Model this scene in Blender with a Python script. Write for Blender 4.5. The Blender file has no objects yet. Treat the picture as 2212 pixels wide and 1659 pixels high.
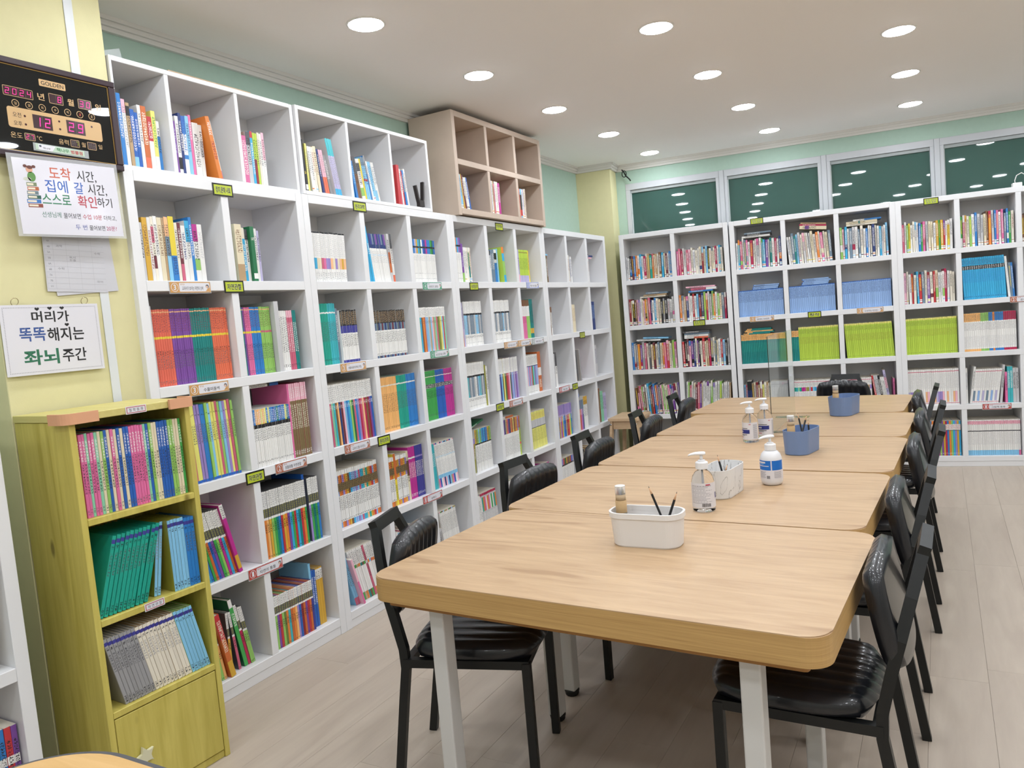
import bpy, bmesh, math, random
from mathutils import Matrix, Vector
R = math.radians
SC = bpy.context.scene
COL = SC.collection

# ------------------------------------------------------------------ camera
cam_d = bpy.data.cameras.new('camera'); cam = bpy.data.objects.new('camera', cam_d); COL.objects.link(cam)
cam_d.sensor_fit = 'HORIZONTAL'; cam_d.sensor_width = 36.0; cam_d.lens = 1671.6 / 2212 * 36.0
cam_d.clip_start = 0.05; cam_d.clip_end = 60
cam.matrix_world = (Matrix.Translation((2.5063, -1.8141, 1.4001)) @ Matrix.Rotation(0.50960, 4, 'Z')
                    @ Matrix.Rotation(1.48871, 4, 'X') @ Matrix.Rotation(-0.08482, 4, 'Z'))
SC.camera = cam

# ------------------------------------------------------------------ world, exposure
w = bpy.data.worlds.new('world'); SC.world = w; w.use_nodes = True
w.node_tree.nodes['Background'].inputs[0].default_value = (0.6, 0.65, 0.7, 1)
w.node_tree.nodes['Background'].inputs[1].default_value = 0.05
SC.view_settings.view_transform = 'Standard'; SC.view_settings.look = 'None'
SC.view_settings.exposure = 0.0; SC.view_settings.gamma = 1.0
SC.view_settings.use_curve_mapping = False
SC.cycles.use_denoising = True
LAMP_STRENGTH = 92.0

# ------------------------------------------------------------------ colour and material helpers
def s2l(c):
    return tuple((v / 12.92 if v <= 0.04045 else ((v + 0.055) / 1.055) ** 2.4) for v in c)
def H(h):
    h = h.lstrip('#'); return s2l(tuple(int(h[i:i + 2], 16) / 255 for i in (0, 2, 4)))
MATS = {}
def nt(name):
    m = bpy.data.materials.new(name); m.use_nodes = True
    return m, m.node_tree, m.node_tree.nodes['Principled BSDF']
def mat(name, col, rough=0.5, spec=0.5, metal=0.0, emit=None, es=1.0, trans=0.0, ior=1.45, alpha=1.0, noise=0.0, nscale=8.0, bump=0.0, bscale=200.0, coat=0.0):
    if name in MATS: return MATS[name]
    m, t, b = nt(name); c = H(col) if isinstance(col, str) else col
    b.inputs['Base Color'].default_value = (*c, 1); b.inputs['Roughness'].default_value = rough
    b.inputs['Specular IOR Level'].default_value = spec; b.inputs['Metallic'].default_value = metal
    b.inputs['Transmission Weight'].default_value = trans; b.inputs['IOR'].default_value = ior
    b.inputs['Alpha'].default_value = alpha; b.inputs['Coat Weight'].default_value = coat
    if emit: b.inputs['Emission Color'].default_value = (*(H(emit) if isinstance(emit, str) else emit), 1); b.inputs['Emission Strength'].default_value = es
    if noise or bump:
        tc = t.nodes.new('ShaderNodeTexCoord')
    if noise:
        n = t.nodes.new('ShaderNodeTexNoise'); n.inputs['Scale'].default_value = nscale; n.inputs['Detail'].default_value = 5
        mx = t.nodes.new('ShaderNodeMix'); mx.data_type = 'RGBA'
        mx.inputs['A'].default_value = (*[v * (1 - noise) for v in c], 1); mx.inputs['B'].default_value = (*[min(1, v * (1 + noise)) for v in c], 1)
        t.links.new(tc.outputs['Object'], n.inputs['Vector']); t.links.new(n.outputs['Fac'], mx.inputs['Factor']); t.links.new(mx.outputs['Result'], b.inputs['Base Color'])
    if bump:
        n2 = t.nodes.new('ShaderNodeTexNoise'); n2.inputs['Scale'].default_value = bscale; n2.inputs['Detail'].default_value = 3
        bp = t.nodes.new('ShaderNodeBump'); bp.inputs['Strength'].default_value = bump; bp.inputs['Distance'].default_value = 0.002
        t.links.new(tc.outputs['Object'], n2.inputs['Vector']); t.links.new(n2.outputs['Fac'], bp.inputs['Height']); t.links.new(bp.outputs['Normal'], b.inputs['Normal'])
    MATS[name] = m; return m

def wood(name, c_lo, c_hi, stretch, scale, rough=0.45, knots=None, vary=0.0, wave=0.5, band=0.15):
    """grain runs along the axis whose stretch is small"""
    m, t, b = nt(name); N = t.nodes.new; L = t.links.new
    tc = N('ShaderNodeTexCoord'); mp = N('ShaderNodeMapping'); mp.inputs['Scale'].default_value = stretch
    L(tc.outputs['Object'], mp.inputs['Vector'])
    if vary:
        oi = N('ShaderNodeObjectInfo'); ml = N('ShaderNodeVectorMath'); ml.operation = 'SCALE'; ml.inputs['Scale'].default_value = 37.0
        cx = N('ShaderNodeCombineXYZ'); L(oi.outputs['Random'], cx.inputs[0]); L(oi.outputs['Random'], cx.inputs[1]); L(cx.outputs[0], ml.inputs[0])
        ad = N('ShaderNodeVectorMath'); ad.operation = 'ADD'; L(mp.outputs[0], ad.inputs[0]); L(ml.outputs[0], ad.inputs[1]); vec = ad.outputs[0]
    else: vec = mp.outputs[0]
    n1 = N('ShaderNodeTexNoise'); n1.inputs['Scale'].default_value = scale; n1.inputs['Detail'].default_value = 6; n1.inputs['Roughness'].default_value = 0.6; n1.inputs['Distortion'].default_value = 0.6
    L(vec, n1.inputs['Vector'])
    # cathedral bands: sine of a slowly varying field
    n2 = N('ShaderNodeTexNoise'); n2.inputs['Scale'].default_value = scale * band; n2.inputs['Detail'].default_value = 1.5
    L(vec, n2.inputs['Vector'])
    mu = N('ShaderNodeMath'); mu.operation = 'MULTIPLY'; mu.inputs[1].default_value = 60; L(n2.outputs['Fac'], mu.inputs[0])
    si = N('ShaderNodeMath'); si.operation = 'SINE'; L(mu.outputs[0], si.inputs[0])
    mr = N('ShaderNodeMapRange'); mr.inputs['From Min'].default_value = 0.2; mr.inputs['From Max'].default_value = 1.0; L(si.outputs[0], mr.inputs['Value'])
    n3 = N('ShaderNodeTexNoise'); n3.inputs['Scale'].default_value = scale * 0.25; L(vec, n3.inputs['Vector'])
    gt = N('ShaderNodeMapRange'); gt.inputs['From Min'].default_value = 0.5; gt.inputs['From Max'].default_value = 0.68; L(n3.outputs['Fac'], gt.inputs['Value'])
    mm = N('ShaderNodeMath'); mm.operation = 'MULTIPLY'; L(mr.outputs[0], mm.inputs[0]); L(gt.outputs[0], mm.inputs[1])
    m2 = N('ShaderNodeMath'); m2.operation = 'MULTIPLY_ADD'; m2.inputs[1].default_value = wave; L(mm.outputs[0], m2.inputs[0]); L(n1.outputs['Fac'], m2.inputs[2])
    rp = N('ShaderNodeMapRange'); rp.inputs['From Min'].default_value = 0.3; rp.inputs['From Max'].default_value = 0.85; L(m2.outputs[0], rp.inputs['Value'])
    mx = N('ShaderNodeMix'); mx.data_type = 'RGBA'; mx.inputs['A'].default_value = (*H(c_hi), 1); mx.inputs['B'].default_value = (*H(c_lo), 1)
    L(rp.outputs[0], mx.inputs['Factor']); out = mx.outputs['Result']
    if knots:
        vo = N('ShaderNodeTexVoronoi'); vo.inputs['Scale'].default_value = knots; mp2 = N('ShaderNodeMapping'); mp2.inputs['Scale'].default_value = (1, 1, 0.45)
        L(tc.outputs['Object'], mp2.inputs[0]); L(mp2.outputs[0], vo.inputs['Vector'])
        kr = N('ShaderNodeMapRange'); kr.inputs['From Min'].default_value = 0.05; kr.inputs['From Max'].default_value = 0.11; kr.inputs['To Min'].default_value = 0.75; kr.inputs['To Max'].default_value = 0.0
        L(vo.outputs['Distance'], kr.inputs['Value'])
        mk = N('ShaderNodeMix'); mk.data_type = 'RGBA'; mk.inputs['B'].default_value = (*H('6b5a26'), 1); L(kr.outputs[0], mk.inputs['Factor']); L(out, mk.inputs['A']); out = mk.outputs['Result']
    if vary:
        hs = N('ShaderNodeHueSaturation'); vr = N('ShaderNodeMapRange'); vr.inputs['To Min'].default_value = 1 - vary; vr.inputs['To Max'].default_value = 1 + vary
        L(oi.outputs['Random'], vr.inputs['Value']); L(vr.outputs[0], hs.inputs['Value']); L(out, hs.inputs['Color']); out = hs.outputs[0]
    L(out, b.inputs['Base Color']); b.inputs['Roughness'].default_value = rough
    MATS[name] = m; return m

# book paper: colours sit on the faces, fine spine lettering comes from a noise print
def book_material():
    m, t, b = nt('book_cover'); N = t.nodes.new; L = t.links.new
    a = N('ShaderNodeAttribute'); a.attribute_name = 'col'; k = N('ShaderNodeAttribute'); k.attribute_name = 'ink'
    uv = N('ShaderNodeUVMap'); uv.uv_map = 'print'
    sx = N('ShaderNodeSeparateXYZ'); L(uv.outputs[0], sx.inputs[0])
    n = N('ShaderNodeTexNoise'); n.inputs['Scale'].default_value = 1.0; n.inputs['Detail'].default_value = 1.0
    cb = N('ShaderNodeCombineXYZ')
    mu = N('ShaderNodeMath'); mu.operation = 'MULTIPLY'; mu.inputs[1].default_value = 3.2; L(sx.outputs[0], mu.inputs[0])
    mv = N('ShaderNodeMath'); mv.operation = 'MULTIPLY'; mv.inputs[1].default_value = 420.0; L(sx.outputs[1], mv.inputs[0])
    L(mu.outputs[0], cb.inputs[0]); L(mv.outputs[0], cb.inputs[1]); L(cb.outputs[0], n.inputs['Vector'])
    g = N('ShaderNodeMath'); g.operation = 'GREATER_THAN'; g.inputs[1].default_value = 0.5; L(n.outputs['Fac'], g.inputs[0])
    # keep to the middle of the spine
    ab = N('ShaderNodeMath'); ab.operation = 'SUBTRACT'; ab.inputs[1].default_value = 0.5; L(sx.outputs[0], ab.inputs[0])
    ab2 = N('ShaderNodeMath'); ab2.operation = 'ABSOLUTE'; L(ab.outputs[0], ab2.inputs[0])
    lt = N('ShaderNodeMath'); lt.operation = 'LESS_THAN'; lt.inputs[1].default_value = 0.3; L(ab2.outputs[0], lt.inputs[0])
    # gaps between characters
    fr = N('ShaderNodeMath'); fr.operation = 'MULTIPLY'; fr.inputs[1].default_value = 105.0; L(sx.outputs[1], fr.inputs[0])
    fr2 = N('ShaderNodeMath'); fr2.operation = 'FRACT'; L(fr.outputs[0], fr2.inputs[0])
    gp = N('ShaderNodeMath'); gp.operation = 'LESS_THAN'; gp.inputs[1].default_value = 0.78; L(fr2.outputs[0], gp.inputs[0])
    p1 = N('ShaderNodeMath'); p1.operation = 'MULTIPLY'; L(g.outputs[0], p1.inputs[0]); L(lt.outputs[0], p1.inputs[1])
    p2 = N('ShaderNodeMath'); p2.operation = 'MULTIPLY'; L(p1.outputs[0], p2.inputs[0]); L(gp.outputs[0], p2.inputs[1])
    p3 = N('ShaderNodeMath'); p3.operation = 'MULTIPLY'; L(p2.outputs[0], p3.inputs[0]); L(k.outputs['Alpha'], p3.inputs[1])
    mx = N('ShaderNodeMix'); mx.data_type = 'RGBA'; L(p3.outputs[0], mx.inputs['Factor']); L(a.outputs['Color'], mx.inputs['A']); L(k.outputs['Color'], mx.inputs['B'])
    L(mx.outputs['Result'], b.inputs['Base Color']); b.inputs['Roughness'].default_value = 0.38
    MATS['book'] = m; return m
book_material()

M_WHITE = mat('white_laminate', (0.78, 0.785, 0.80), 0.3)
M_BACKP = mat('white_back_panel', (0.76, 0.755, 0.755), 0.5)
M_TAUPE = mat('taupe_painted_wood', 'c3b1a1', 0.6, noise=0.1, nscale=9)
M_GREEN = mat('sage_wallpaper', 'a6bfb0', 0.7, noise=0.05, nscale=30, bump=0.15, bscale=350)
M_YELLOW = mat('yellow_wallpaper', 'd6d0a2', 0.7, noise=0.04, nscale=25, bump=0.12, bscale=350)
M_CEIL = mat('ceiling_paint', 'f3efeb', 0.8)
M_CROWN = mat('crown_paint', 'd9d6cf', 0.5)
M_PLAIN = mat('plain_wall_paint', 'd9d6cc', 0.8)
M_BLACKM = mat('black_metal', '121414', 0.42)
M_LEATHER = mat('black_vinyl_leather', '17191e', 0.30, bump=0.1, bscale=420, coat=0.3)
M_TABLE = wood('oak_table_top', 'a28260', 'c1a37f', (0.9, 7, 7), 5.0, 0.40, wave=0.75, band=0.16)
M_EDGE = wood('oak_edge_band', 'a07a45', 'c6a065', (0.7, 0.7, 60), 6.0, 0.5, wave=0.1)
M_UNDER = mat('brown_under_board', 'a5763f', 0.55)
M_LEGW = mat('white_leg_paint', 'cfcdca', 0.4)
M_RUB = mat('black_rubber', '141311', 0.6)
M_FLOOR = wood('pale_oak_plank', 'aea092', 'bdb0a1', (7, 0.8, 7), 3.0, 0.42, vary=0.02, wave=0.25)
M_JOINT = mat('floor_joint', 'a09284', 0.7)
M_PINE = wood('yellow_stained_pine', 'b3a446', 'd2c468', (12, 12, 0.9), 3.0, 0.5, knots=7.0, wave=0.2)
M_PINETOP = wood('yellow_stained_pine_top', 'bfb266', 'd3c880', (12, 1.2, 12), 3.0, 0.5, wave=0.2)
M_STOOL = wood('raw_pine', 'b99a77', 'd2b694', (2, 14, 14), 3.0, 0.55, wave=0.2)
M_PAPER = mat('page_paper', 'cfc9bd', 0.8)
M_CARD = mat('white_card', 'dcdce2', 0.35)
M_INK = mat('black_ink', '1b1b1d', 0.5)
M_CLEAR = mat('clear_plastic', (1, 1, 1), 0.03, trans=1.0, ior=1.2)

# ------------------------------------------------------------------ object helpers
def link(o, parent=None, loc=None, rz=None):
    COL.objects.link(o)
    if parent is not None: o.parent = parent
    if loc is not None: o.location = loc
    if rz is not None: o.rotation_euler = (0, 0, rz)
    return o
def tag(o, label=None, cat=None, group=None, kind=None):
    if label: o['label'] = label
    if cat: o['category'] = cat
    if group: o['group'] = group
    if kind: o['kind'] = kind
    return o
def thing(name, label, cat, loc=(0, 0, 0), rz=0.0, group=None):
    o = bpy.data.objects.new(name, None); o.empty_display_size = 0.05
    link(o, None, loc, rz); return tag(o, label, cat, group)
def obj(name, me, m=None, parent=None, loc=None, rz=None):
    if m is not None and not me.materials: me.materials.append(m)
    return link(bpy.data.objects.new(name, me), parent, loc, rz)
def mesh(name, V, F, smooth=False):
    me = bpy.data.meshes.new(name); me.from_pydata([tuple(v) for v in V], [], F); me.update()
    if smooth: me.polygons.foreach_set('use_smooth', [True] * len(me.polygons))
    return me
def bm_mesh(name, bm, smooth=False):
    me = bpy.data.meshes.new(name); bm.to_mesh(me); bm.free()
    if smooth: me.polygons.foreach_set('use_smooth', [True] * len(me.polygons))
    return me
def bm_box(bm, x0, x1, y0, y1, z0, z1):
    v = [bm.verts.new(p) for p in ((x0, y0, z0), (x1, y0, z0), (x1, y1, z0), (x0, y1, z0), (x0, y0, z1), (x1, y0, z1), (x1, y1, z1), (x0, y1, z1))]
    for f in ((0, 3, 2, 1), (4, 5, 6, 7), (0, 1, 5, 4), (1, 2, 6, 5), (2, 3, 7, 6), (3, 0, 4, 7)): bm.faces.new([v[i] for i in f])
def box(name, x0, x1, y0, y1, z0, z1, m, parent=None, bevel=0.0015, seg=1):
    bm = bmesh.new(); bm_box(bm, x0, x1, y0, y1, z0, z1)
    if bevel: bmesh.ops.bevel(bm, geom=bm.edges[:], offset=bevel, segments=seg, affect='EDGES', profile=0.5)
    return obj(name, bm_mesh(name, bm), m, parent)
def quad_mesh(name, pts): return mesh(name, pts, [tuple(range(len(pts)))])
def rrect(w, h, r, n=6):
    pts = []
    for cx, cy, a0 in ((w / 2 - r, h / 2 - r, 0), (-w / 2 + r, h / 2 - r, 90), (-w / 2 + r, -h / 2 + r, 180), (w / 2 - r, -h / 2 + r, 270)):
        for i in range(n + 1):
            a = R(a0 + 90 * i / n); pts.append((cx + r * math.cos(a), cy + r * math.sin(a)))
    return pts
def prism(name, pts, z0, z1, m, parent=None, bevel=0.0, mside=None):
    bm = bmesh.new(); lo = [bm.verts.new((x, y, z0)) for x, y in pts]; hi = [bm.verts.new((x, y, z1)) for x, y in pts]
    n = len(pts); ft = bm.faces.new(hi); fb = bm.faces.new(lo[::-1])
    for i in range(n): bm.faces.new((lo[i], lo[(i + 1) % n], hi[(i + 1) % n], hi[i])).material_index = 1 if mside else 0
    if bevel: bmesh.ops.bevel(bm, geom=list(ft.edges), offset=bevel, segments=2, affect='EDGES')
    me = bm_mesh(name, bm)
    me.materials.append(m)
    if mside: me.materials.append(mside)
    return obj(name, me, None, parent)
def lathe(name, prof, m, parent=None, n=28, loc=None, smooth=True, sx=1.0, sy=1.0):
    V, F = [], []
    for r, z in prof:
        for i in range(n):
            a = 2 * math.pi * i / n; V.append((r * math.cos(a) * sx, r * math.sin(a) * sy, z))
    for j in range(len(prof) - 1):
        for i in range(n):
            F.append((j * n + i, j * n + (i + 1) % n, (j + 1) * n + (i + 1) % n, (j + 1) * n + i))
    if prof[0][0] > 1e-6: F.append(tuple(range(n))[::-1])
    if prof[-1][0] > 1e-6: F.append(tuple((len(prof) - 1) * n + i for i in range(n)))
    return obj(name, mesh(name, V, F, smooth), m, parent, loc)
def sweep(pts, a, b, side=None, closed=False):
    """rectangular bar of size a (along side) x b along a polyline; returns V, F"""
    P = [Vector(p) for p in pts]; V, F = [], []
    n = len(P)
    for i in range(n):
        if closed: t = (P[(i + 1) % n] - P[i - 1])
        else: t = (P[min(i + 1, n - 1)] - P[max(i - 1, 0)])
        t.normalize()
        s = Vector(side) if side else Vector((0, 1, 0))
        s = (s - t * s.dot(t)); s.normalize(); u = t.cross(s)
        for ka, kb in ((-1, -1), (1, -1), (1, 1), (-1, 1)): V.append(P[i] + s * (a / 2 * ka) + u * (b / 2 * kb))
    m = n if closed else n - 1
    for i in range(m):
        for k in range(4):
            j = (i + 1) % n
            F.append((i * 4 + k, i * 4 + (k + 1) % 4, j * 4 + (k + 1) % 4, j * 4 + k))
    if not closed: F += [(3, 2, 1, 0), tuple((n - 1) * 4 + k for k in range(4))]
    return V, F
def tube(pts, r, n=8, closed=False):
    P = [Vector(p) for p in pts]; V, F = [], []; N = len(P); ref = None
    for i in range(N):
        t = (P[(i + 1) % N] - P[i - 1]) if closed else (P[min(i + 1, N - 1)] - P[max(i - 1, 0)])
        t.normalize()
        if ref is None: ref = Vector((0, 0, 1)) if abs(t.z) < 0.9 else Vector((1, 0, 0))
        s = t.cross(ref); s.normalize(); u = s.cross(t); ref = u
        for k in range(n):
            a = 2 * math.pi * k / n; V.append(P[i] + s * (r * math.cos(a)) + u * (r * math.sin(a)))
    for i in range(N if closed else N - 1):
        for k in range(n):
            j = (i + 1) % N
            F.append((i * n + k, i * n + (k + 1) % n, j * n + (k + 1) % n, j * n + k))
    if not closed: F += [tuple(range(n))[::-1], tuple((N - 1) * n + k for k in range(n))]
    return V, F
def merge(name, *parts, smooth=False):
    V, F = [], []
    for v, f in parts:
        o = len(V); V += [tuple(x) for x in v]; F += [tuple(o + i for i in q) for q in f]
    return mesh(name, V, F, smooth)
def copy_tree(o, parent=None):
    c = o.copy(); COL.objects.link(c); c.parent = parent
    for ch in o.children: copy_tree(ch, c)
    return c
# flat lettering as mesh: glyph outlines of the built-in font, fitted to a box
_TXT = {}
def trace(keys):
    """outline meshes of texts, each fitted to a unit box; all are traced in one go before the scene fills up"""
    obs = []
    for body, bold in keys:
        cu = bpy.data.curves.new('lettering', 'FONT'); cu.body = body; cu.align_x = 'CENTER'; cu.offset = bold; cu.resolution_u = 3; cu.space_line = 0.95
        o = bpy.data.objects.new('lettering', cu); COL.objects.link(o); obs.append(o)
    bpy.context.view_layer.update(); dg = bpy.context.evaluated_depsgraph_get()
    for key, o in zip(keys, obs):
        me = bpy.data.meshes.new_from_object(o.evaluated_get(dg)); me.name = 'lettering'
        xs = [v.co.x for v in me.vertices]; ys = [v.co.y for v in me.vertices]
        x0, x1, y0, y1 = min(xs), max(xs), min(ys), max(ys)
        for v in me.vertices: v.co = ((v.co.x - (x0 + x1) / 2) / (x1 - x0), (v.co.y - (y0 + y1) / 2) / (y1 - y0), 0)
        me.materials.clear(); _TXT[key] = me
    for o in obs: cu = o.data; bpy.data.objects.remove(o); bpy.data.curves.remove(cu)
def glyphs(body, bold):
    if (body, bold) not in _TXT: trace([(body, bold)])
    return _TXT[body, bold]
PREWARM_TEXTS = [(b, w) for w, bs in {
    0.03: ['1', '2', '3', '4', '5', '문학 2학년\n창작 동화', '문학 4학년\n창작 동화', '위인\n전기'],
    0.003: ['20분?', '더하고,', '두 번', '물어보면', '선생님께', '수업 10분'],
    0.0: ['3B', '4A', '4B', '5A', '5B', '6A', '6B', '7A', '7B', '°C', '과학', '국어', '금', '독서\n논술', '목', '사회\n탐구', '수', '수학', '영어', '오전', '오후', '온도', '월', '음력', '일', '자 연 관 찰', '책나무', '철 학 동 화', '토', '한자', '화', '휴무'],
    0.01: ['BTUS'],
    0.008: ['GOLDEN', '갈', '도착', '스스로', '집에', '확인'],
    0.006: ['Q박스', '교과서 으뜸 사이언스', '교과서 인물여행', '교과서가 보이는 자연의 신비', '그림책 동화', '꿈틀꿈틀 자연관찰', '네버랜드 우리창작', '눈으로 보는 과학', '문학 2학년\n창작 동화', '문학 4학년\n창작 동화', '사회야 반가워', '생활속원리과학(구판)', '세계 이야기', '수풀떠들썩', '순수 창작', '시간,', '역사 속 인물', '위인\n전기', '이야기 과학', '읽고생각하는 어린이문고', '자연이 통통', '처음 사회', '탐구 사회 속 이야기', '하기'],
    0.015: ['년', '월', '일', '주간'],
    0.02: ['똑똑', '머리가', '범물점', '책나무'],
    0.018: ['사회탐구', '원리과학', '인문,역사', '자연관찰', '정치.문화.사회', '창작', '해지는'],
    0.04: ['사회탐구', '원리과학', '인문,역사', '자연관찰', '정치.문화.사회', '창작'],
    0.025: ['좌뇌']}.items() for b in bs]
trace(PREWARM_TEXTS)
def panel_frame(o, U):
    """matrix for flat work on a vertical face: x along U, y up, z out of the face"""
    U = Vector(U).normalized(); Z = Vector((0, 0, 1)); N = U.cross(Z)
    return Matrix(((U.x, Z.x, N.x, o[0]), (U.y, Z.y, N.y, o[1]), (U.z, Z.z, N.z, o[2]), (0, 0, 0, 1)))
def letters(body, w, h, x, y, z, m, parent, bold=0.0, name='lettering'):
    me = glyphs(body, bold).copy(); me.transform(Matrix.Diagonal((w, h, 1, 1))); me.materials.append(m)
    return link(bpy.data.objects.new(name, me), parent, (x, y, z))
def flat(name, pts, z, m, parent):
    return obj(name, mesh(name, [(x, y, z) for x, y in pts], [tuple(range(len(pts)))]), m, parent)
def rect(x0, x1, y0, y1): return [(x0, y0), (x1, y0), (x1, y1), (x0, y1)]
def circ(x, y, r, n=20, k=1.0): return [(x + r * math.cos(2 * math.pi * i / n), y + r * k * math.sin(2 * math.pi * i / n)) for i in range(n)]
# ------------------------------------------------------------------ the room
CEIL = 2.70; TH = R(6.9); CT, ST = math.cos(TH), math.sin(TH)
def struct(o, label=None): o['kind'] = 'structure'; return tag(o, label) if label else o
floor = box('floor', -0.4, 5.3, -3.9, 6.0, -0.12, -0.004, M_JOINT, None, 0); struct(floor, 'pale oak plank floor of the reading room')
pl_me = None; PW, PLN = 0.182, 1.21
rngf = random.Random(4); col_i = 0; x = -0.30
while x < 4.6:
    y = -2.6 - rngf.random() * 1.1
    while y < 5.35:
        if y + PLN > -2.2:
            if pl_me is None:
                o = box('plank', 0, PW - 0.0007, 0, PLN - 0.0007, -0.004, 0.0, M_FLOOR, floor, 0.0003); pl_me = o.data; o.location = (x, y, 0)
            else: link(bpy.data.objects.new('plank', pl_me), floor, (x, y, 0))
        y += PLN
    x += PW
struct(box('ceiling', -0.4, 5.3, -3.9, 6.0, CEIL, CEIL + 0.1, M_CEIL, None, 0), 'flat off-white ceiling with round recessed lights')
struct(box('wall_left', -0.40, -0.30, -3.9, 5.4, 0, CEIL, M_GREEN, None, 0), 'sage green wall behind the tall white bookcases')
struct(box('wall_right', 5.2, 5.3, -3.9, 6.0, 0, CEIL, M_PLAIN, None, 0), 'plain pale wall across the room')
struct(box('wall_front', -0.3, 5.2, -3.9, -3.8, 0, CEIL, M_PLAIN, None, 0), 'plain pale wall behind the viewer')
# back wall, turned about seven degrees; local x runs along it, local y goes into it
def on_back(o): o.location = (0, 4.588, 0); o.rotation_euler = (0, 0, TH); return o
WB = 0.37
bm = bmesh.new()
bm_box(bm, -0.25, 5.4, WB, WB + 0.12, 0, 1.5); bm_box(bm, -0.25, 5.4, WB, WB + 0.12, 2.53, CEIL)
bm_box(bm, -0.25, 0.105, WB, WB + 0.12, 1.5, 2.53); bm_box(bm, 4.25, 5.4, WB, WB + 0.12, 1.5, 2.53)
wall_back = struct(on_back(obj('wall_back', bm_mesh('wall_back', bm), M_GREEN)), 'sage green wall with a band of high windows')
M_WFR = mat('window_frame_grey', 'b9bcbf', 0.4); M_SASH = mat('window_sash_grey', '9aa09f', 0.4)
M_PANE = mat('dark_green_glass', (0.04, 0.10, 0.085), 0.02, spec=0.9, noise=0.25, nscale=1.3)
M_SEAL = mat('pale_window_seal', 'c4ccc9', 0.5)
XS = [0.105, 0.947, 1.768, 2.590, 3.412, 4.25]
for i in range(5):
    a, b = XS[i] + (0.02 if i else 0.0), XS[i + 1] - 0.02
    r = bpy.data.objects.new('window_%d' % (i + 1), None); link(r); on_back(r); struct(r, 'high window of dark green glass, number %d from the column' % (i + 1))
    box('head_rail', a, b, WB - 0.005, WB + 0.06, 2.475, 2.53, M_WFR, r)
    box('sash_rail', a + 0.02, b - 0.02, WB + 0.012, WB + 0.05, 2.448, 2.475, M_SASH, r)
    box('stile', a, a + (0.04 if i == 0 else 0.028), WB - 0.005, WB + 0.06, 1.5, 2.475, M_WFR, r)
    box('stile', b - 0.028, b, WB - 0.005, WB + 0.06, 1.5, 2.475, M_WFR, r)
    if i == 0: a += 0.012
    box('seal', a + 0.028, a + 0.036, WB + 0.012, WB + 0.05, 1.5, 2.448, M_SEAL, r)
    box('glass_pane', a + 0.036, b - 0.028, WB + 0.028, WB + 0.036, 1.5, 2.448, M_PANE, r, 0)
    if i: box('mullion', XS[i] - 0.0195, XS[i] + 0.0195, WB - 0.012, WB + 0.06, 1.5, 2.53, M_WFR, r)
# corner column and near pillar in yellow
struct(prism('column', [(-0.30, 4.694), (0.006, 4.742), (-0.03, 5.02), (-0.30, 5.02)][::1], 0, CEIL, M_YELLOW), 'yellow corner column between the two bookcase walls')
struct(box('pillar', -0.30, -0.025, -0.48, -0.004, 0, CEIL, M_YELLOW, None, 0.002), 'yellow pillar with the clock and paper notices')
# crown trim, two steps
def crown(n, pts):
    V, F = [], []
    parts = []
    for off, z0, z1 in ((0.0, CEIL - 0.052, CEIL - 0.034), (0.012, CEIL - 0.034, CEIL - 0.016), (0.024, CEIL - 0.016, CEIL)):
        parts.append((off, z0, z1))
    bm = bmesh.new()
    for off, z0, z1 in parts:
        for (ax, ay), (bx, by) in zip(pts[:-1], pts[1:]):
            d = Vector((bx - ax, by - ay)); d.normalize(); nn = Vector((d.y, -d.x))
            q = 0.018 + off
            A = (ax, ay); B = (bx, by)
            vs = [bm.verts.new((p[0] + nn.x * k, p[1] + nn.y * k, z)) for z in (z0, z1) for p, k in ((A, 0), (B, 0), (B, q), (A, q))]
            for f in ((0, 1, 2, 3), (7, 6, 5, 4), (0, 4, 5, 1), (1, 5, 6, 2), (2, 6, 7, 3), (3, 7, 4, 0)): bm.faces.new([vs[i] for i in f])
    bmesh.ops.recalc_face_normals(bm, faces=bm.faces[:])
    struct(obj('trim_%d' % n, bm_mesh('trim_%d' % n, bm), M_CROWN), 'stepped white crown moulding, run %d' % n)
crown(1, [(-0.30, -0.004), (-0.30, 4.70)])
crown(2, [(-0.30, 4.694), (0.03, 4.745)])
crown(3, [(0.006, 4.72), (-0.025, 4.98)])
bx0 = Vector((0, 4.588)) + Vector((-ST, CT)) * WB
crown(4, [(bx0.x - 0.06 * CT, bx0.y - 0.06 * ST), (bx0.x + 5.2 * CT, bx0.y + 5.2 * ST)])

# ------------------------------------------------------------------ recessed ceiling lights
M_DIFF = mat('lamp_diffuser', (1, 1, 1), 0.5, emit=(0.93, 0.975, 1.04), es=LAMP_STRENGTH)
M_RIM = mat('lamp_rim', 'e8e6e2', 0.4)
lx = [0.42, 1.393, 2.37, 3.345, 4.32]; ly = [0.918 + 0.925 * k for k in range(-4, 5)]
words_x = ['over the bookcase wall', 'over the left half of the tables', 'over the right ends of the tables', 'over the right aisle', 'by the far right side']
words_y = ['ninth', 'eighth', 'seventh', 'sixth', 'fifth', 'fourth', 'third', 'second', 'first']
disc = rim = None
for i, X in enumerate(lx):
    for j, Y in enumerate(ly):
        if i >= 3 and Y > 5.0: continue
        t = thing('ceiling_light', 'round white recessed ceiling light, %s from the windows, %s' % (words_y[j], words_x[i]), 'ceiling light', (X, Y, CEIL), 0, 'recessed ceiling lights')
        if disc is None:
            o = lathe('diffuser', [(0.0, -0.008), (0.05, -0.0078), (0.070, -0.006), (0.0745, -0.0035)], M_DIFF, t, 32); disc = o.data
            o = lathe('rim', [(0.0745, -0.0035), (0.078, -0.0045), (0.083, -0.002), (0.084, 0.0)], M_RIM, t, 32); rim = o.data
        else:
            obj('diffuser', disc, None, t); obj('rim', rim, None, t)

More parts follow.
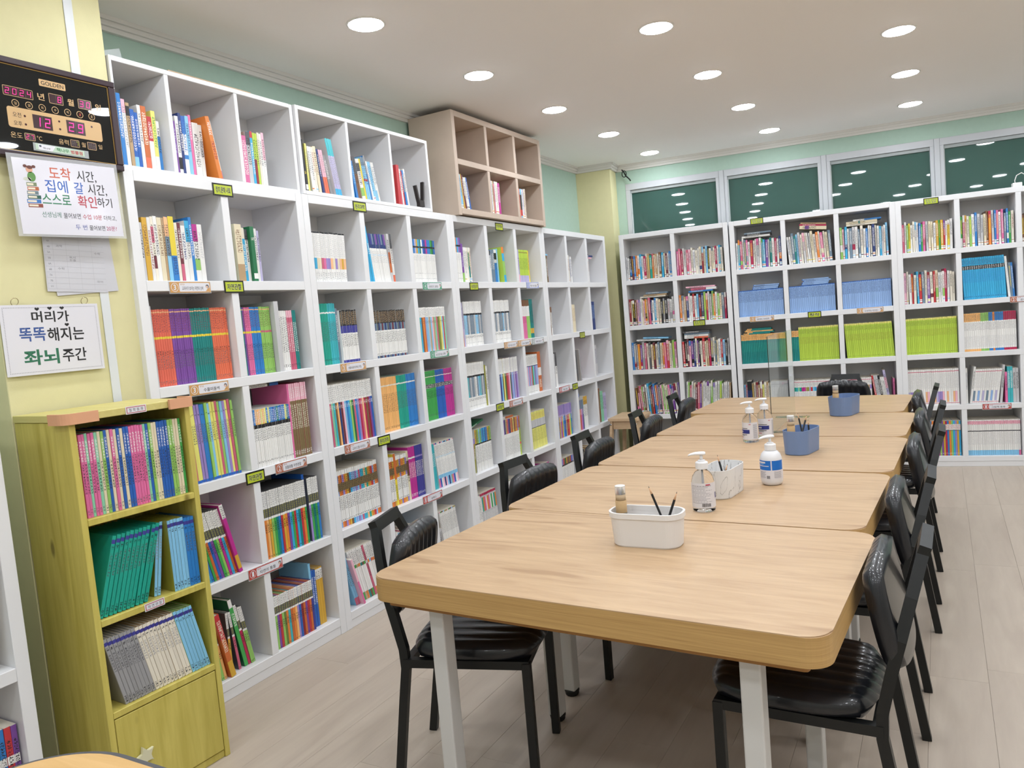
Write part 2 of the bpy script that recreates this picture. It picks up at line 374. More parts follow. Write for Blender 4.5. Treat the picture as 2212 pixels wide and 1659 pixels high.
# ------------------------------------------------------------------ bookcases
SH = [0.0795, 0.477, 0.8728, 1.2622, 1.654]
CELLS = {}
def bookcase(key, label, loc, rz, W, cols, levels, top, th=0.039, depth=0.29, m=None, plinth=True, cat='bookcase', name='bookcase', dth=0.036, splits=None, group=None, lth=None):
    m = m or M_WHITE; lth = lth or th
    r = thing(name, label, cat, loc, rz, group)
    box('side_panel', 0, lth, 0, depth, 0.0, top - 0.0005, m, r); box('side_panel', W - th, W, 0, depth, 0.0, top - 0.0005, m, r)
    box('top_panel', lth + 0.0003, W - th - 0.0003, 0, depth, top - th, top, m, r)
    box('back_panel', lth, W - th, depth - 0.008, depth, 0.003, top - th, M_BACKP if m is M_WHITE else m, r, 0)
    xs = splits or [lth + (W - lth - th + dth) / cols * k - dth for k in range(1, cols)]
    edges = [lth] + [v for s in xs for v in (s, s + dth)] + [W - th]
    for i, z in enumerate(levels):
        box('shelf', lth + 0.0003, W - th - 0.0003, 0.0, depth - 0.008, z - th, z, m, r)
        zt = (levels[i + 1] - th) if i + 1 < len(levels) else top - th
        for s in xs: box('divider', s, s + dth, 0.001, depth - 0.008, z, zt, m, r)
        for c in range(cols):
            CELLS[key, len(levels) - 1 - i, c] = (r, edges[2 * c], edges[2 * c + 1], z, zt)
    if plinth: box('plinth', lth, W - th, 0.003, 0.02, 0.0, levels[0] - th - 0.0005, m, r)
    bpy.context.view_layer.update()
    return r
Q = R(90)
bookcase('A', 'white five-shelf bookcase beside the yellow pillar, two cubbies wide', (0, -0.009, 0), Q, 0.881, 2, SH, 2.05)
bookcase('B', 'white five-shelf bookcase second from the yellow pillar, under a white box shelf', (0, 0.8728, 0), Q, 1.2145, 3, SH, 2.05)
bookcase('C', 'white five-shelf bookcase carrying the taupe box shelf', (0, 2.0880, 0), Q, 1.2050, 3, SH, 2.05)
bookcase('D', 'white five-shelf bookcase at the corner column, its cubbies sparsely filled', (0, 3.2938, 0), Q, 1.2240, 3, SH, 2.05)
def bk(lx): return (lx * CT, 4.588 + lx * ST, 0)
bookcase('E', 'white five-shelf bookcase under the first window, next to the corner column', bk(0.0975), TH, 0.915, 2, SH, 2.05)
bookcase('F', 'white five-shelf bookcase with blue and lime book sets, under the middle windows', bk(1.0225), TH, 1.2275, 3, SH, 2.05)
bookcase('G', 'white five-shelf bookcase at the aisle end with a charger on top', bk(2.2505), TH, 1.2100, 3, SH, 2.05)
bookcase('U', 'white open box shelf on top of the bookcase beside the pillar', (-0.015, 0.0, 2.0505), Q, 0.886, 3, [0.018], 0.398, 0.018, 0.28, plinth=False, name='box_shelf', cat='box shelf', dth=0.018, splits=[0.222, 0.553], lth=0.01)
bookcase('V', 'white open box shelf, second along on top of the wall bookcases', (0, 0.888, 2.0505), Q, 1.032, 3, [0.018], 0.398, 0.018, 0.28, plinth=False, name='box_shelf', cat='box shelf', dth=0.018)
bookcase('W', 'taupe wooden box shelf of six cubbies almost touching the ceiling', (0.03, 2.155, 2.0505), Q, 1.165, 3, [0.042, 0.335], 0.615, 0.034, 0.31, m=M_TAUPE, plinth=False, name='box_shelf', cat='box shelf', dth=0.03)
bookcase('N', 'white bookcase at the photo edge, cut off by the frame, next to the pine cabinet', (0.2, -1.79, 0), Q, 1.15, 3, [0.0795, 0.545, 0.93], 1.325)

# ------------------------------------------------------------------ yellow pine cabinet
cab = thing('pine_cabinet', 'yellow stained pine cabinet with three open shelves and a lower door', 'cabinet', (0.30, -0.50, 0), R(86.5))
CW, CD = 0.395, 0.315
box('side_panel', 0, 0.019, 0, CD, 0, 1.212, M_PINE, cab); box('side_panel', CW - 0.019, CW, 0, CD, 0, 1.212, M_PINE, cab)
box('top_panel', -0.002, CW + 0.002, -0.006, CD, 1.213, 1.235, M_PINETOP, cab)
box('back_panel', 0.019, CW - 0.019, CD - 0.008, CD, 0.03, 1.212, M_PINE, cab, 0)
for z in (0.33, 0.615, 0.922): box('shelf', 0.0195, CW - 0.0195, 0.0, CD - 0.0085, z - 0.02, z, M_PINE, cab)
door = box('door', 0.0215, CW - 0.0215, 0.001, 0.019, 0.028, 0.306, M_PINE, cab)
box('plinth', 0.0195, CW - 0.0195, 0.006, 0.02, 0.0, 0.024, M_PINE, cab)
M_STAR = mat('cream_plastic', 'd8d4b4', 0.4)
sp = [(0.032 * (1 if k % 2 == 0 else 0.45) * math.cos(R(90 + 36 * k + 12)), 0.032 * (1 if k % 2 == 0 else 0.45) * math.sin(R(90 + 36 * k + 12))) for k in range(10)]
st = prism('star_knob', sp, 0, 0.012, M_STAR, door, 0.002); st.location = (0.095, -0.002, 0.158); st.rotation_euler = (Q, 0, 0)
M_GUARD = mat('peach_foam', 'd9a27e', 0.7)
for s in (0, 1):
    cx = -0.004 if s == 0 else CW + 0.004; d = 1 if s == 0 else -1
    pts = [(cx - d * 0.010, 0.075)] + [(cx - d * 0.010 + d * 0.03 * (1 - math.cos(R(a))), 0.02 - 0.034 * math.sin(R(a))) for a in range(0, 91, 15)] + [(cx + d * 0.085, -0.014)]
    V, F = sweep([(px, py, 1.2235) for px, py in pts], 0.032, 0.010, side=(0, 0, 1))
    obj('corner_guard', mesh('corner_guard', V, F), M_GUARD, cab)
for r_, z in ((0, 0.922), (1, 0.615), (2, 0.33)):
    CELLS['Y', r_, 0] = (cab, 0.0195, CW - 0.0195, z, {0: 1.212, 1: 0.902, 2: 0.595}[r_])
bpy.context.view_layer.update()
# ------------------------------------------------------------------ books
PAL = dict(white='e8e7e4', ivory='e6dfcf', cream='e2d6b8', grey='9a9a9c', lgrey='c4c4c6', dgrey='55565a', black='1d1e22', red='c0363c', dred='8f2630', crimson='b3204f', maroon='6e2c38', brown='7a5538',
    tan='b79a74', khaki='7d6a48', orange='e0843a', dorange='c96a35', salmon='e07050', coral='dd6a55', peach='f0b98a', apricot='efb671', yellow='e6cf3e', gold='d3a63a', lemon='e4e07a', lime='b5d04a', lgreen='93c464', green='3fa24f', dgreen='1f6d45', mint='86c9a6',
    teal='1fa08c', dteal='157f7c', aqua='3fb3bd', cyan='39a9d6', sky='86c3e6', lblue='8fb0de', blue='2f7dc4', rblue='2660b4', navy='263a74', indigo='3f3f92', purple='7b4a9c', violet='9a86c4', lavender='b4aed0', magenta='b9308e', pink='dd6fa2', rose='c9627c', lpink='eab4c4', slate='6f8496', olive='98973c', moss='6f7f3a')
PL = {k: H(v) for k, v in PAL.items()}
NAMES = dict(white='white', ivory='ivory', cream='cream', grey='grey', lgrey='light grey', dgrey='dark grey', black='black', red='red', dred='dark red', crimson='crimson', maroon='maroon', brown='brown', tan='tan', khaki='khaki brown', orange='orange', dorange='dark orange', salmon='salmon', coral='coral red', peach='peach', apricot='apricot', yellow='yellow', gold='golden', lemon='pale yellow', lime='lime', lgreen='light green', green='green', dgreen='dark green', mint='mint', teal='teal', dteal='deep teal', aqua='aqua', cyan='cyan', sky='sky blue', lblue='light blue', blue='blue', rblue='royal blue', navy='navy', indigo='indigo', purple='purple', violet='violet', lavender='lavender', magenta='magenta', pink='pink', rose='rose', lpink='pale pink', slate='slate', olive='olive', moss='moss green')
ORD = 'first second third fourth fifth sixth seventh eighth ninth tenth eleventh twelfth thirteenth fourteenth fifteenth sixteenth seventeenth eighteenth nineteenth twentieth'.split()
ORD += ['twenty-' + o for o in ORD[:9]] + ['thirtieth'] + ['thirty-' + o for o in ORD[:9]] + ['fortieth'] + ['forty-' + o for o in ORD[:9]]

class St:      # look of a spine: base colour, colour bands and print zones (fractions from the top)
    __slots__ = ('c', 'bands', 'ink', 'cov', 'nm')
    def __init__(s, c, bands=(), ink=((0.12, 0.62, 'black'),), cov=None, nm=None):
        s.c = c; s.bands = bands; s.ink = ink; s.cov = cov or c; s.nm = nm
def book_mesh(w, h, d, st, lod, rng, pages=True):
    V, F, C, K, UV = [], [], [], [], []
    no = (0, 0, 0, 0); base = PL[st.c]; cov = PL[st.cov]
    j = 1 + rng.uniform(-0.06, 0.06)
    def col(n): return (*[min(1, v * j) for v in PL[n]], 1)
    def face(p, c, ink=no, uv=None):
        i = len(V); V.extend(p); F.append(tuple(range(i, i + len(p)))); C.append(c); K.append(ink); UV.append(uv or [(0, 0)] * len(p))
    def bx(x0, x1, y0, y1, z0, z1, c, skip=()):
        fs = dict(b=((x0, y0, z0), (x0, y1, z0), (x1, y1, z0), (x1, y0, z0)), t=((x0, y0, z1), (x1, y0, z1), (x1, y1, z1), (x0, y1, z1)), f=((x0, y0, z0), (x1, y0, z0), (x1, y0, z1), (x0, y0, z1)),
                  r=((x1, y0, z0), (x1, y1, z0), (x1, y1, z1), (x1, y0, z1)), k=((x1, y1, z0), (x0, y1, z0), (x0, y1, z1), (x1, y1, z1)), l=((x0, y1, z0), (x0, y0, z0), (x0, y0, z1), (x0, y1, z1)))
        for k, q in fs.items():
            if k not in skip: face(q, c)
    cuts = {0.0, 1.0}
    for a, b, _ in st.bands: cuts |= {a, b}
    for a, b, _ in st.ink: cuts |= {a, b}
    cuts = sorted(c for c in cuts if 0 <= c <= 1); off = rng.random() * 9
    rr = min(0.0012, w * 0.12)
    for a, b in zip(cuts[:-1], cuts[1:]):
        mid = (a + b) / 2; cn = st.c; ik = no
        for p, q, n in st.bands:
            if p <= mid <= q: cn = n
        for p, q, n in st.ink:
            if p <= mid <= q: ik = (*PL[n], 1)
        z0, z1 = h * (1 - b), h * (1 - a); c = col(cn)
        # rounded spine: a narrow bevel on either side of a flat middle
        face(((rr, 0, z0), (w - rr, 0, z0), (w - rr, 0, z1), (rr, 0, z1)), c, ik, [(0.1, z0 + off), (0.9, z0 + off), (0.9, z1 + off), (0.1, z1 + off)])
        face(((0, rr, z0), (rr, 0, z0), (rr, 0, z1), (0, rr, z1)), c); face(((w - rr, 0, z0), (w, rr, z0), (w, rr, z1), (w - rr, 0, z1)), c)
    cc = (*[min(1, v * j) for v in cov], 1); pg = (*PL['ivory'], 1)
    if lod:     # case with boards; the page block may be a part of its own
        t = min(0.0018, w * 0.16)
        bx(0, t, rr, d, 0, h, cc, ('f',)); bx(w - t, w, rr, d, 0, h, cc, ('f',))
        face(((rr, 0, h), (w - rr, 0, h), (w - t, rr, h), (t, rr, h)), cc)
        if pages: bx(t, w - t, rr, d - 0.003, 0.002, h - 0.003, pg, ())
        else: face(((t, rr, 0), (w - t, rr, 0), (w - t, rr, h), (t, rr, h)), cc)
    else:
        bx(0, w, rr, d, 0, h, cc, ('f', 't'))
        face(((0, rr, h), (rr, 0, h), (w - rr, 0, h), (w, rr, h), (w, d, h), (0, d, h)), pg if w > 0.004 else cc)
    me = bpy.data.meshes.new('book'); me.from_pydata(V, [], F)
    a = me.color_attributes.new('col', 'FLOAT_COLOR', 'CORNER'); b = me.color_attributes.new('ink', 'FLOAT_COLOR', 'CORNER'); u = me.uv_layers.new(name='print')
    fc, fk, fu = [], [], []
    for f, c, k, q in zip(F, C, K, UV):
        for i in range(len(f)): fc.extend(c); fk.extend(k); fu.extend(q[i])
    a.data.foreach_set('color', fc); b.data.foreach_set('color', fk); u.data.foreach_set('uv', fu)
    me.materials.append(MATS['book']); me.update()
    return me
def pages_mesh(w, h, d):
    t = min(0.0018, w * 0.16); bm = bmesh.new(); bm_box(bm, t + 0.0001, w - t - 0.0001, 0.0015, d - 0.003, 0.002, h - 0.003)
    return bm_mesh('pages', bm)
CASE = dict(A='bookcase beside yellow pillar', B='second wall bookcase', C='third wall bookcase', D='bookcase by corner column', E='first window bookcase', F='middle window bookcase', G='aisle-end window bookcase', U='first white box shelf', V='second white box shelf', W='taupe box shelf', Y='yellow pine cabinet', N='bookcase at photo edge')
KIND = dict(A='picture_book', Y='tale_book', U='assorted_book', N='picture_book', B='science_book', V='assorted_book', C='storybook', D='mixed_book', W='mixed_book', E='paperback', F='chapter_book', G='novel')  # kind names go by bookcase; U, V, D and W hold mixed books
ROWN = {5: ['top', 'second', 'third', 'fourth', 'bottom']}
NBOOK = {}
def where(key, r, c):
    if key in 'AE': cc = ['left', 'right'][c] + ' cubby, '
    elif key == 'Y': cc = ''
    else: cc = ['left', 'middle', 'right'][c] + ' cubby, '
    if key in 'UV': rr = ''
    elif key == 'W': rr = ['upper row, ', 'lower row, '][r]
    elif key == 'N': rr = ['top', 'middle', 'bottom'][r] + ' shelf, '
    elif key == 'Y': rr = ['top', 'middle', 'lower'][r] + ' shelf, '
    else: rr = ROWN[5][r] + ' shelf, '
    return cc + rr + CASE[key]
def place(key, r, c, me, M, st, label, w, h, d, lod, grp):
    kind = KIND[key]; NBOOK[kind] = NBOOK.get(kind, 0) + 1
    o = bpy.data.objects.new(kind, me); COL.objects.link(o); o.matrix_world = M
    tag(o, label, 'book', grp)
    if lod:
        p = bpy.data.objects.new('pages', pages_mesh(w, h, d)); p.data.materials.append(M_PAPER); COL.objects.link(p); p.parent = o
    return o
def put(key, r, c, runs, seed=0, lie=()):
    root, x0, x1, z0, zt = CELLS[key, r, c]; rng = random.Random(seed * 7 + r * 31 + c * 101 + ord(key)); M0 = root.matrix_world
    x = x0 + 0.003; i = 0; wh = where(key, r, c); lod = key in 'AYU'
    noun = KIND[key].replace('_', ' '); grp = 'books on %s' % wh; hmax = 0.0; pa, ph = 0.0, 9.0
    for run in runs:
        n, w, h, sty = run[:4]; o = run[4] if len(run) > 4 else {}
        lean = R(o.get('lean', 0)); gap = o.get('gap', 0.0) if o.get('lean', 0) >= 0 else 0.0; dj = o.get('d', 0.19); sb = o.get('set', 0.035)
        for k in range(n):
            st = sty(k, rng) if callable(sty) else (sty[k % len(sty)] if isinstance(sty, (list, tuple)) else sty)
            ww = w * (1 + rng.uniform(-1, 1) * o.get('jw', 0.08)); hh = min(h * (1 + rng.uniform(-1, 1) * o.get('jh', 0.004)), (zt - z0) - 0.006)
            dd = min(dj * (1 + rng.uniform(-1, 1) * o.get('jd', 0.02)), 0.24); s = sb + rng.uniform(-1, 1) * o.get('js', 0.0012)
            ln = lean + R(rng.uniform(-1, 1) * o.get('jl', 0.0))
            xn = x + max(gap, (math.tan(pa) - math.tan(ln)) * min(ph, hh) * math.cos(ln))     # room for a change of lean
            if xn + ww / math.cos(ln) + max(0, hh * math.sin(ln)) > x1 - 0.001: break
            x = xn; gap = 0.0; pa, ph = ln, hh
            me = book_mesh(ww, hh, dd, st, lod, rng, pages=not lod)
            if ln <= 0: T = Matrix.Translation((x, s, z0 + 0.0004)) @ Matrix.Rotation(ln, 4, 'Y')
            else: T = Matrix.Translation((x + ww / math.cos(ln), s, z0 + 0.0004)) @ Matrix.Rotation(ln, 4, 'Y') @ Matrix.Translation((-ww, 0, 0))
            i += 1; x += (ww + o.get('sp', 0.0005)) / math.cos(ln); hmax = max(hmax, hh)
            place(key, r, c, me, M0 @ T, st, '%s %s, %s from left, %s' % (st.nm or NAMES[st.c], noun, ORD[min(i, 48) - 1], wh), ww, hh, dd, lod, grp)
    # books lying on top of the row
    z = z0 + hmax + 0.0015; q = 0
    for (xa, ln, tk, sty, dx, tilt) in lie:
        st = sty; me = book_mesh(tk, ln, 0.15, st, lod, rng, pages=not lod)
        T = Matrix.Translation((x0 + 0.004 + xa + ln + dx, 0.045 + rng.uniform(-.004, .004), z + (ln * math.sin(R(-tilt)) if tilt < 0 else 0))) @ Matrix.Rotation(R(tilt), 4, 'Y') @ Matrix(((0, 0, -1, 0), (0, 1, 0, 0), (1, 0, 0, 0), (0, 0, 0, 1)))
        q += 1
        place(key, r, c, me, M0 @ T, st, '%s %s lying flat, %s in pile, %s' % (st.nm or NAMES[st.c], noun.split(' ')[-1], ORD[q - 1], wh), tk, ln, 0.15, lod, grp)
        z += tk + 0.0006
S = St
def P(c, ink='black', a=0.12, b=0.6): return St(c, (), ((a, b, ink),))
LIGHT = ('white', 'ivory', 'cream', 'lgrey', 'lemon', 'lpink', 'sky', 'mint', 'peach', 'apricot', 'yellow')
MIXW = ['white'] * 9 + ['ivory'] * 6 + ['lgrey'] * 2 + ['cream'] * 3 + ['blue', 'sky', 'red', 'pink', 'yellow', 'green', 'navy', 'orange', 'rose', 'cyan', 'lgreen', 'black', 'purple', 'gold', 'crimson', 'dteal', 'lpink', 'brown', 'slate']
MIXD = ['white'] * 6 + ['ivory'] * 4 + ['cream'] * 2 + ['lgrey', 'slate', 'maroon', 'dgrey', 'blue', 'sky', 'red', 'pink', 'rose', 'navy', 'cyan', 'teal', 'brown', 'violet', 'dred', 'black', 'tan', 'lgreen', 'orange', 'crimson', 'lpink', 'purple', 'grey']
def mixed(pal, sticker=0.5):
    def f(k, rng):
        c = rng.choice(pal); b = []; t = rng.random()
        if t < 0.28: a = rng.choice([0.0, 0.0, 0.55, 0.7]); b.append((a, a + rng.uniform(0.12, 0.3), rng.choice(pal)))
        if rng.random() < sticker: b += [(0.86, 0.96, 'white'), (0.89, 0.915, rng.choice(['orange', 'black', 'sky', 'yellow', 'tan', 'rose']))]
        ik = rng.choice(['black', 'dgrey', 'navy', 'dred', 'black']) if c in LIGHT else rng.choice(['white', 'white', 'yellow', 'ivory'])
        return St(c, tuple(b), ((0.1, rng.uniform(0.5, 0.8), ik),))
    return f
def cyc(fn, cols): return [fn(c) for c in cols]

# --- yellow pine cabinet
def tale(c): return St(c, (), ((0.08, 0.33, 'white' if c not in ('cream',) else 'cream'), (0.36, 0.72, 'black'), (0.9, 0.97, 'dgrey')))
seq = 'dred pink pink mint pink pink mint cream lgreen rblue cream pink cream rblue cream rblue rblue pink pink pink pink pink mint rblue lgreen cream cream rblue rblue rblue rblue lgreen lgreen cream cream green green green'.split()
put('Y', 0, 0, [(38, 0.00905, 0.25, cyc(tale, seq), dict(d=0.20, set=0.02, jh=0.006))])
def mnst(c, ink='indigo'): return St(c, ((0.05, 0.10, 'indigo'),), ((0.13, 0.17, 'black'), (0.22, 0.5, 'dgrey'), (0.88, 0.97, 'black')))
put('Y', 1, 0, [(11, 0.0118, 0.245, cyc(mnst, ['teal']), dict(lean=17, d=0.2, set=0.015, jl=0.6, sp=0.0012)), (2, 0.0105, 0.235, St('sky', ((0.05, 0.10, 'indigo'),), ((0.2, 0.5, 'grey'), (0.88, 0.97, 'black')), 'olive'), dict(lean=9, gap=0.0)),
    (5, 0.0108, 0.235, St('sky', ((0.05, 0.10, 'indigo'),), ((0.13, 0.17, 'black'), (0.88, 0.97, 'black')), 'olive'), dict(gap=0.024, set=0.012)), (6, 0.0125, 0.228, cyc(mnst, ['blue']), dict(set=0.012))])
put('Y', 2, 0, [(8, 0.0117, 0.225, cyc(mnst, ['grey']), dict(lean=-12, gap=0.05, d=0.19, set=0.015)), (10, 0.0122, 0.225, St('ivory', ((0.05, 0.10, 'indigo'),), ((0.13, 0.17, 'black'), (0.22, 0.5, 'grey'), (0.88, 0.97, 'black')), 'tan'), dict(lean=-12, set=0.015)),
    (7, 0.0105, 0.225, St('sky', ((0.05, 0.10, 'indigo'),), ((0.13, 0.17, 'black'), (0.88, 0.97, 'black')), 'lgreen'), dict(lean=-12, set=0.015))])

# --- first box shelf
put('U', 0, 0, [(1, .012, .24, P('white')), (1, .01, .215, St('sky', (), ((.1, .8, 'navy'),))), (1, .017, .262, P('blue', 'white')), (1, .016, .245, St('white', ((0, .2, 'lpink'),), ((.1, .7, 'grey'),))), (1, .014, .235, St('tan', ((0.05, .2, 'black'),))),
    (1, .018, .215, St('rblue', ((.8, 1, 'sky'),), ((.1, .7, 'white'),))), (1, .014, .205, P('rblue', 'white')), (1, .014, .235, P('white', 'dgrey')), (1, .021, .235, St('dorange', ((.8, 1, 'salmon'),), ((.1, .6, 'ivory'),))), (1, .018, .2, St('white', ((0, .45, 'red'),), ((.1, .4, 'white'),))),
    (1, .017, .225, St('lemon', ((.75, 1, 'white'),), ((.1, .6, 'green'),))), (1, .012, .19, St('white', ((.3, 1, 'blue'),)))], 1)
put('U', 0, 1, [(1, .012, .23, P('dgrey', 'white')), (1, .02, .205, P('purple', 'lavender', .15, .6)), (1, .016, .225, St('white', ((.7, .9, 'black'),))), (1, .012, .24, P('navy', 'white')), (1, .018, .232, St('white', ((0, .3, 'rblue'), (.65, .72, 'blue')), ((.1, .6, 'blue'),))), (1, .016, .235, P('sky', 'navy')),
    (1, .012, .24, St('pink', ((.45, .8, 'pink'),), ((.1, .4, 'white'),))), (1, .028, .215, P('white', 'dgrey', .2, .8), dict(gap=.002)), (1, .018, .21, St('white', ((.3, .6, 'lgrey'),))), (1, .02, .242, St('orange', (), ((.1, .3, 'white'), (.4, .7, 'dred'))), dict(lean=-9, gap=.038, set=.004, d=.2)), (1, .016, .23, St('ivory', ((.85, 1, 'rose'),), ((.1, .7, 'dgrey'),)), dict(lean=-9, set=.02))], 2)
put('U', 0, 2, [(1, .022, .245, St('orange', ((0, .4, 'white'), (.25, .3, 'green')), ((.05, .35, 'dgrey'),)), dict(gap=.004)), (1, .024, .205, St('pink', (), ((.1, .8, 'white'),))), (1, .024, .225, St('lgrey', ((0, .25, 'dgrey'),))), (1, .014, .23, St('cyan', ((0, .12, 'red'),), ((.2, .8, 'white'),))), (1, .014, .225, St('dred', ((0, .5, 'lime'),))),
    (1, .012, .225, P('lime', 'black')), (1, .012, .23, P('ivory', 'dgrey')), (1, .013, .228, P('white', 'dgrey')), (1, .014, .235, St('white', ((0, .5, 'lpink'),)))], 3)

# --- bookcase A (beside the pillar)
put('A', 0, 0, [(1, .007, .25, P('lavender')), (1, .009, .235, P('dgrey', 'white')), (1, .014, .215, P('lgrey')), (1, .022, .235, P('gold', 'brown')), (1, .014, .235, St('white', (), ((.2, .8, 'dred'),))), (1, .012, .24, St('ivory', ((.15, .4, 'rose'), (.6, .8, 'maroon')))), (1, .016, .242, P('white')), (1, .02, .238, P('cream', 'brown')), (1, .01, .24, P('tan')), (1, .016, .242, St('slate', ((0, .3, 'peach'), (.6, 1, 'sky')))),
    (1, .026, .246, St('blue', ((0, .6, 'yellow'),), ((.62, .9, 'navy'),))), (1, .014, .225, P('ivory')), (1, .014, .225, St('maroon', ((.7, 1, 'rose'),), ((.1, .6, 'white'),))), (1, .018, .215, P('white', 'navy')), (1, .018, .235, St('white', ((0, .35, 'cyan'),))), (1, .014, .25, P('blue', 'white')), (1, .022, .225, St('white', ((0, .3, 'magenta'), (.6, .8, 'lgreen')))), (1, .022, .225, P('white', 'lgrey'))], 4)
put('A', 0, 1, [(1, .010, .235, St('mint', (), ((.2, .8, 'grey'),))), (1, .010, .24, P('sky', 'navy')), (1, .036, .235, St('cream', ((.7, 1, 'tan'),), ((.1, .5, 'brown'),), 'cream'), dict(set=.012)), (1, .016, .235, St('rose', ((.6, 1, 'lpink'),), ((.1, .5, 'white'),))), (1, .02, .225, St('cyan', ((0, .2, 'ivory'),), ((.3, .8, 'white'),))), (1, .016, .22, St('white', ((0, .2, 'dgrey'),))),
    (1, .022, .23, St('dgreen', ((.85, .95, 'white'),), ((.2, .25, 'white'),)), dict(set=.02)), (1, .012, .228, P('sky')), (1, .014, .226, P('white', 'dgrey')), (1, .012, .218, P('lavender'))], 5)
def lab(c, y='yellow'): return St(c, ((.03, .045, 'peach'), (.355, .385, y)), ((.07, .3, 'maroon'), (.54, .6, 'black'), (.6, .78, 'dgrey'), (.93, .975, 'dgrey')))
put('A', 1, 0, [(1, .010, .30, P('lgrey', 'lgrey'), dict(set=.012, d=.2)), (9, .0098, .288, cyc(lab, ['coral'])), (9, .0098, .288, cyc(lab, ['purple'])), (9, .0098, .288, cyc(lab, ['dteal'])), (8, .0098, .288, cyc(lab, ['salmon']))], 6)  # the first one is a thin clear file, built like a book
put('A', 1, 1, [(3, .0098, .285, cyc(lab, ['dteal'])), (1, .0098, .285, lab('purple')), (3, .0098, .285, cyc(lab, ['pink'])), (5, .0098, .285, cyc(lab, ['blue'])), (6, .0098, .285, [lab('lgreen', 'rose')]), (1, .026, .305, St('lgrey', (), (), 'lgrey', 'frosted-grey file beside'), dict(set=.01, d=.22, gap=.003)),  # the frosted one is a plastic file, built like a book
    (5, .0118, .265, St('white', (), ((.1, .7, 'dgrey'), (.9, .95, 'black'))), dict(gap=.004)), (3, .0115, .265, St('rose', ((0, .12, 'lpink'),), ((.2, .7, 'white'), (.9, .95, 'black')))), (2, .0115, .265, St('dteal', (), ((.2, .7, 'white'), (.9, .95, 'black'))))], 7)
def past(c): return St(c, ((.965, 1, 'rblue'),), ((.12, .14, 'black'), (.25, .5, 'dgrey')))
put('A', 2, 0, [(27, .0118, .305, cyc(past, 'lgreen lemon rose lgreen lgreen blue violet lgreen rose rose lemon lemon violet violet blue blue lgreen sky lemon lemon rose lgreen sky violet lemon rose lgreen'.split()), dict(lean=-2, gap=.012, set=.02, jh=.01, js=.003))], 8)
def mag(c): return St('white', ((0, .265, c), (.265, .33, 'black')), ((.03, .24, 'white'), (.34, .55, 'dgrey'), (.9, .93, 'black')), 'white')
put('A', 2, 1, [(22, .0093, .245, cyc(mag, 'rblue blue apricot apricot peach lemon apricot lemon blue lemon blue blue rblue blue dteal blue rblue blue blue lemon dteal rblue'.split()), dict(set=.012)), (1, .012, .332, P('pink', 'pink'), dict(set=.015, d=.22)), (9, .0115, .33, St('khaki', ((0, .235, 'lpink'),), ((.05, .2, 'white'), (.28, .62, 'ivory'), (.91, .97, 'white')), 'rose'), dict(set=.02, d=.2))], 9,
    lie=((.0, .195, .011, St('white', ((.0, .68, 'white'), (.68, .74, 'black'), (.74, 1, 'rblue')), ((.2, .6, 'dgrey'),), 'white'), 0, 0), (.0, .195, .011, St('white', ((.66, .74, 'black'), (.74, 1, 'blue')), ((.2, .6, 'dgrey'),), 'white'), 0.002, 0), (.0, .195, .011, St('white', ((.66, .74, 'black'), (.74, 1, 'rblue')), ((.2, .6, 'dgrey'),), 'white'), -0.004, 0)))
def nat(c, tp=.26): return St(c, ((0, tp, 'white'), (tp, tp + .13, 'dgrey'), (tp + .13, tp + .165, 'white')), ((.02, tp - .02, 'grey'), (tp, tp + .12, 'olive'), (.48, .62, 'black'), (.95, .98, 'black')), 'dgrey' if tp > .2 else c)
put('A', 3, 0, [(1, .0115, .285, nat('green'), dict(lean=-13, gap=.070, set=.02)), (15, .0118, .285, cyc(nat, 'salmon lgreen purple lgreen cyan blue green dorange rblue purple green lgreen magenta cyan dorange'.split()), dict(lean=-13, set=.02)), (1, .018, .30, St('magenta', ((0, .2, 'white'), (.75, .95, 'gold')), ((.02, .2, 'dgrey'),), 'magenta'), dict(lean=-13, set=.008))], 10)
put('A', 3, 1, [(20, .0128, .29, cyc(nat, 'cyan orange apricot gold lgreen green dteal blue red gold orange purple cyan green red cyan dteal red orange green'.split()), dict(set=.02)), (1, .016, .31, P('rblue', 'lblue')), (5, .0128, .29, cyc(nat, 'violet green dteal green blue'.split()), dict(set=.02))], 11)
put('A', 4, 0, [(10, .0118, .225, cyc(lambda c: nat(c, .19), 'dorange purple lavender purple lgreen peach rblue blue lgreen apricot'.split()), dict(lean=-9, gap=.040, set=.02)), (1, .024, .275, St('dorange', ((0.0, .4, 'red'), (.75, 1, 'gold')), ((.1, .6, 'ivory'),), 'dorange'), dict(lean=-11, set=.006, gap=.004)), (1, .012, .25, nat('gold')), (1, .013, .25, nat('rose'), dict(lean=-6)), (1, .017, .30, St('green', ((0, .12, 'white'),), ((.2, .4, 'white'),), 'dgreen'), dict(lean=-10, gap=.02)), (1, .013, .27, nat('crimson'), dict(lean=-10)), (2, .012, .255, nat('lgreen'), dict(lean=-10))], 12)
put('A', 4, 1, [(1, .012, .225, P('dteal', 'white')), (18, .0125, .232, cyc(lambda c: nat(c, .2), 'lgreen purple red lgreen moss orange aqua dorange orange apricot violet rblue dred dorange purple red dorange indigo'.split()), dict(set=.02)), (1, .013, .30, St('sky', (), ((.3, .5, 'navy'),))), (2, .0125, .262, P('rblue', 'white')), (3, .0145, .265, St('gold', ((.02, .2, 'white'),), ((.05, .2, 'dgrey'),)))], 13)
put('N', 2, 2, [(9, .017, .30, cyc(lambda c: St(c, ((.28, .36, 'white'), (.6, .68, 'white'))), 'lpink violet blue green red dteal blue red purple'.split()), dict(gap=.17, set=.03))], 14)
put('N', 1, 2, [(8, .017, .26, mixed(MIXW), dict(gap=.15, jh=.05))], 15)

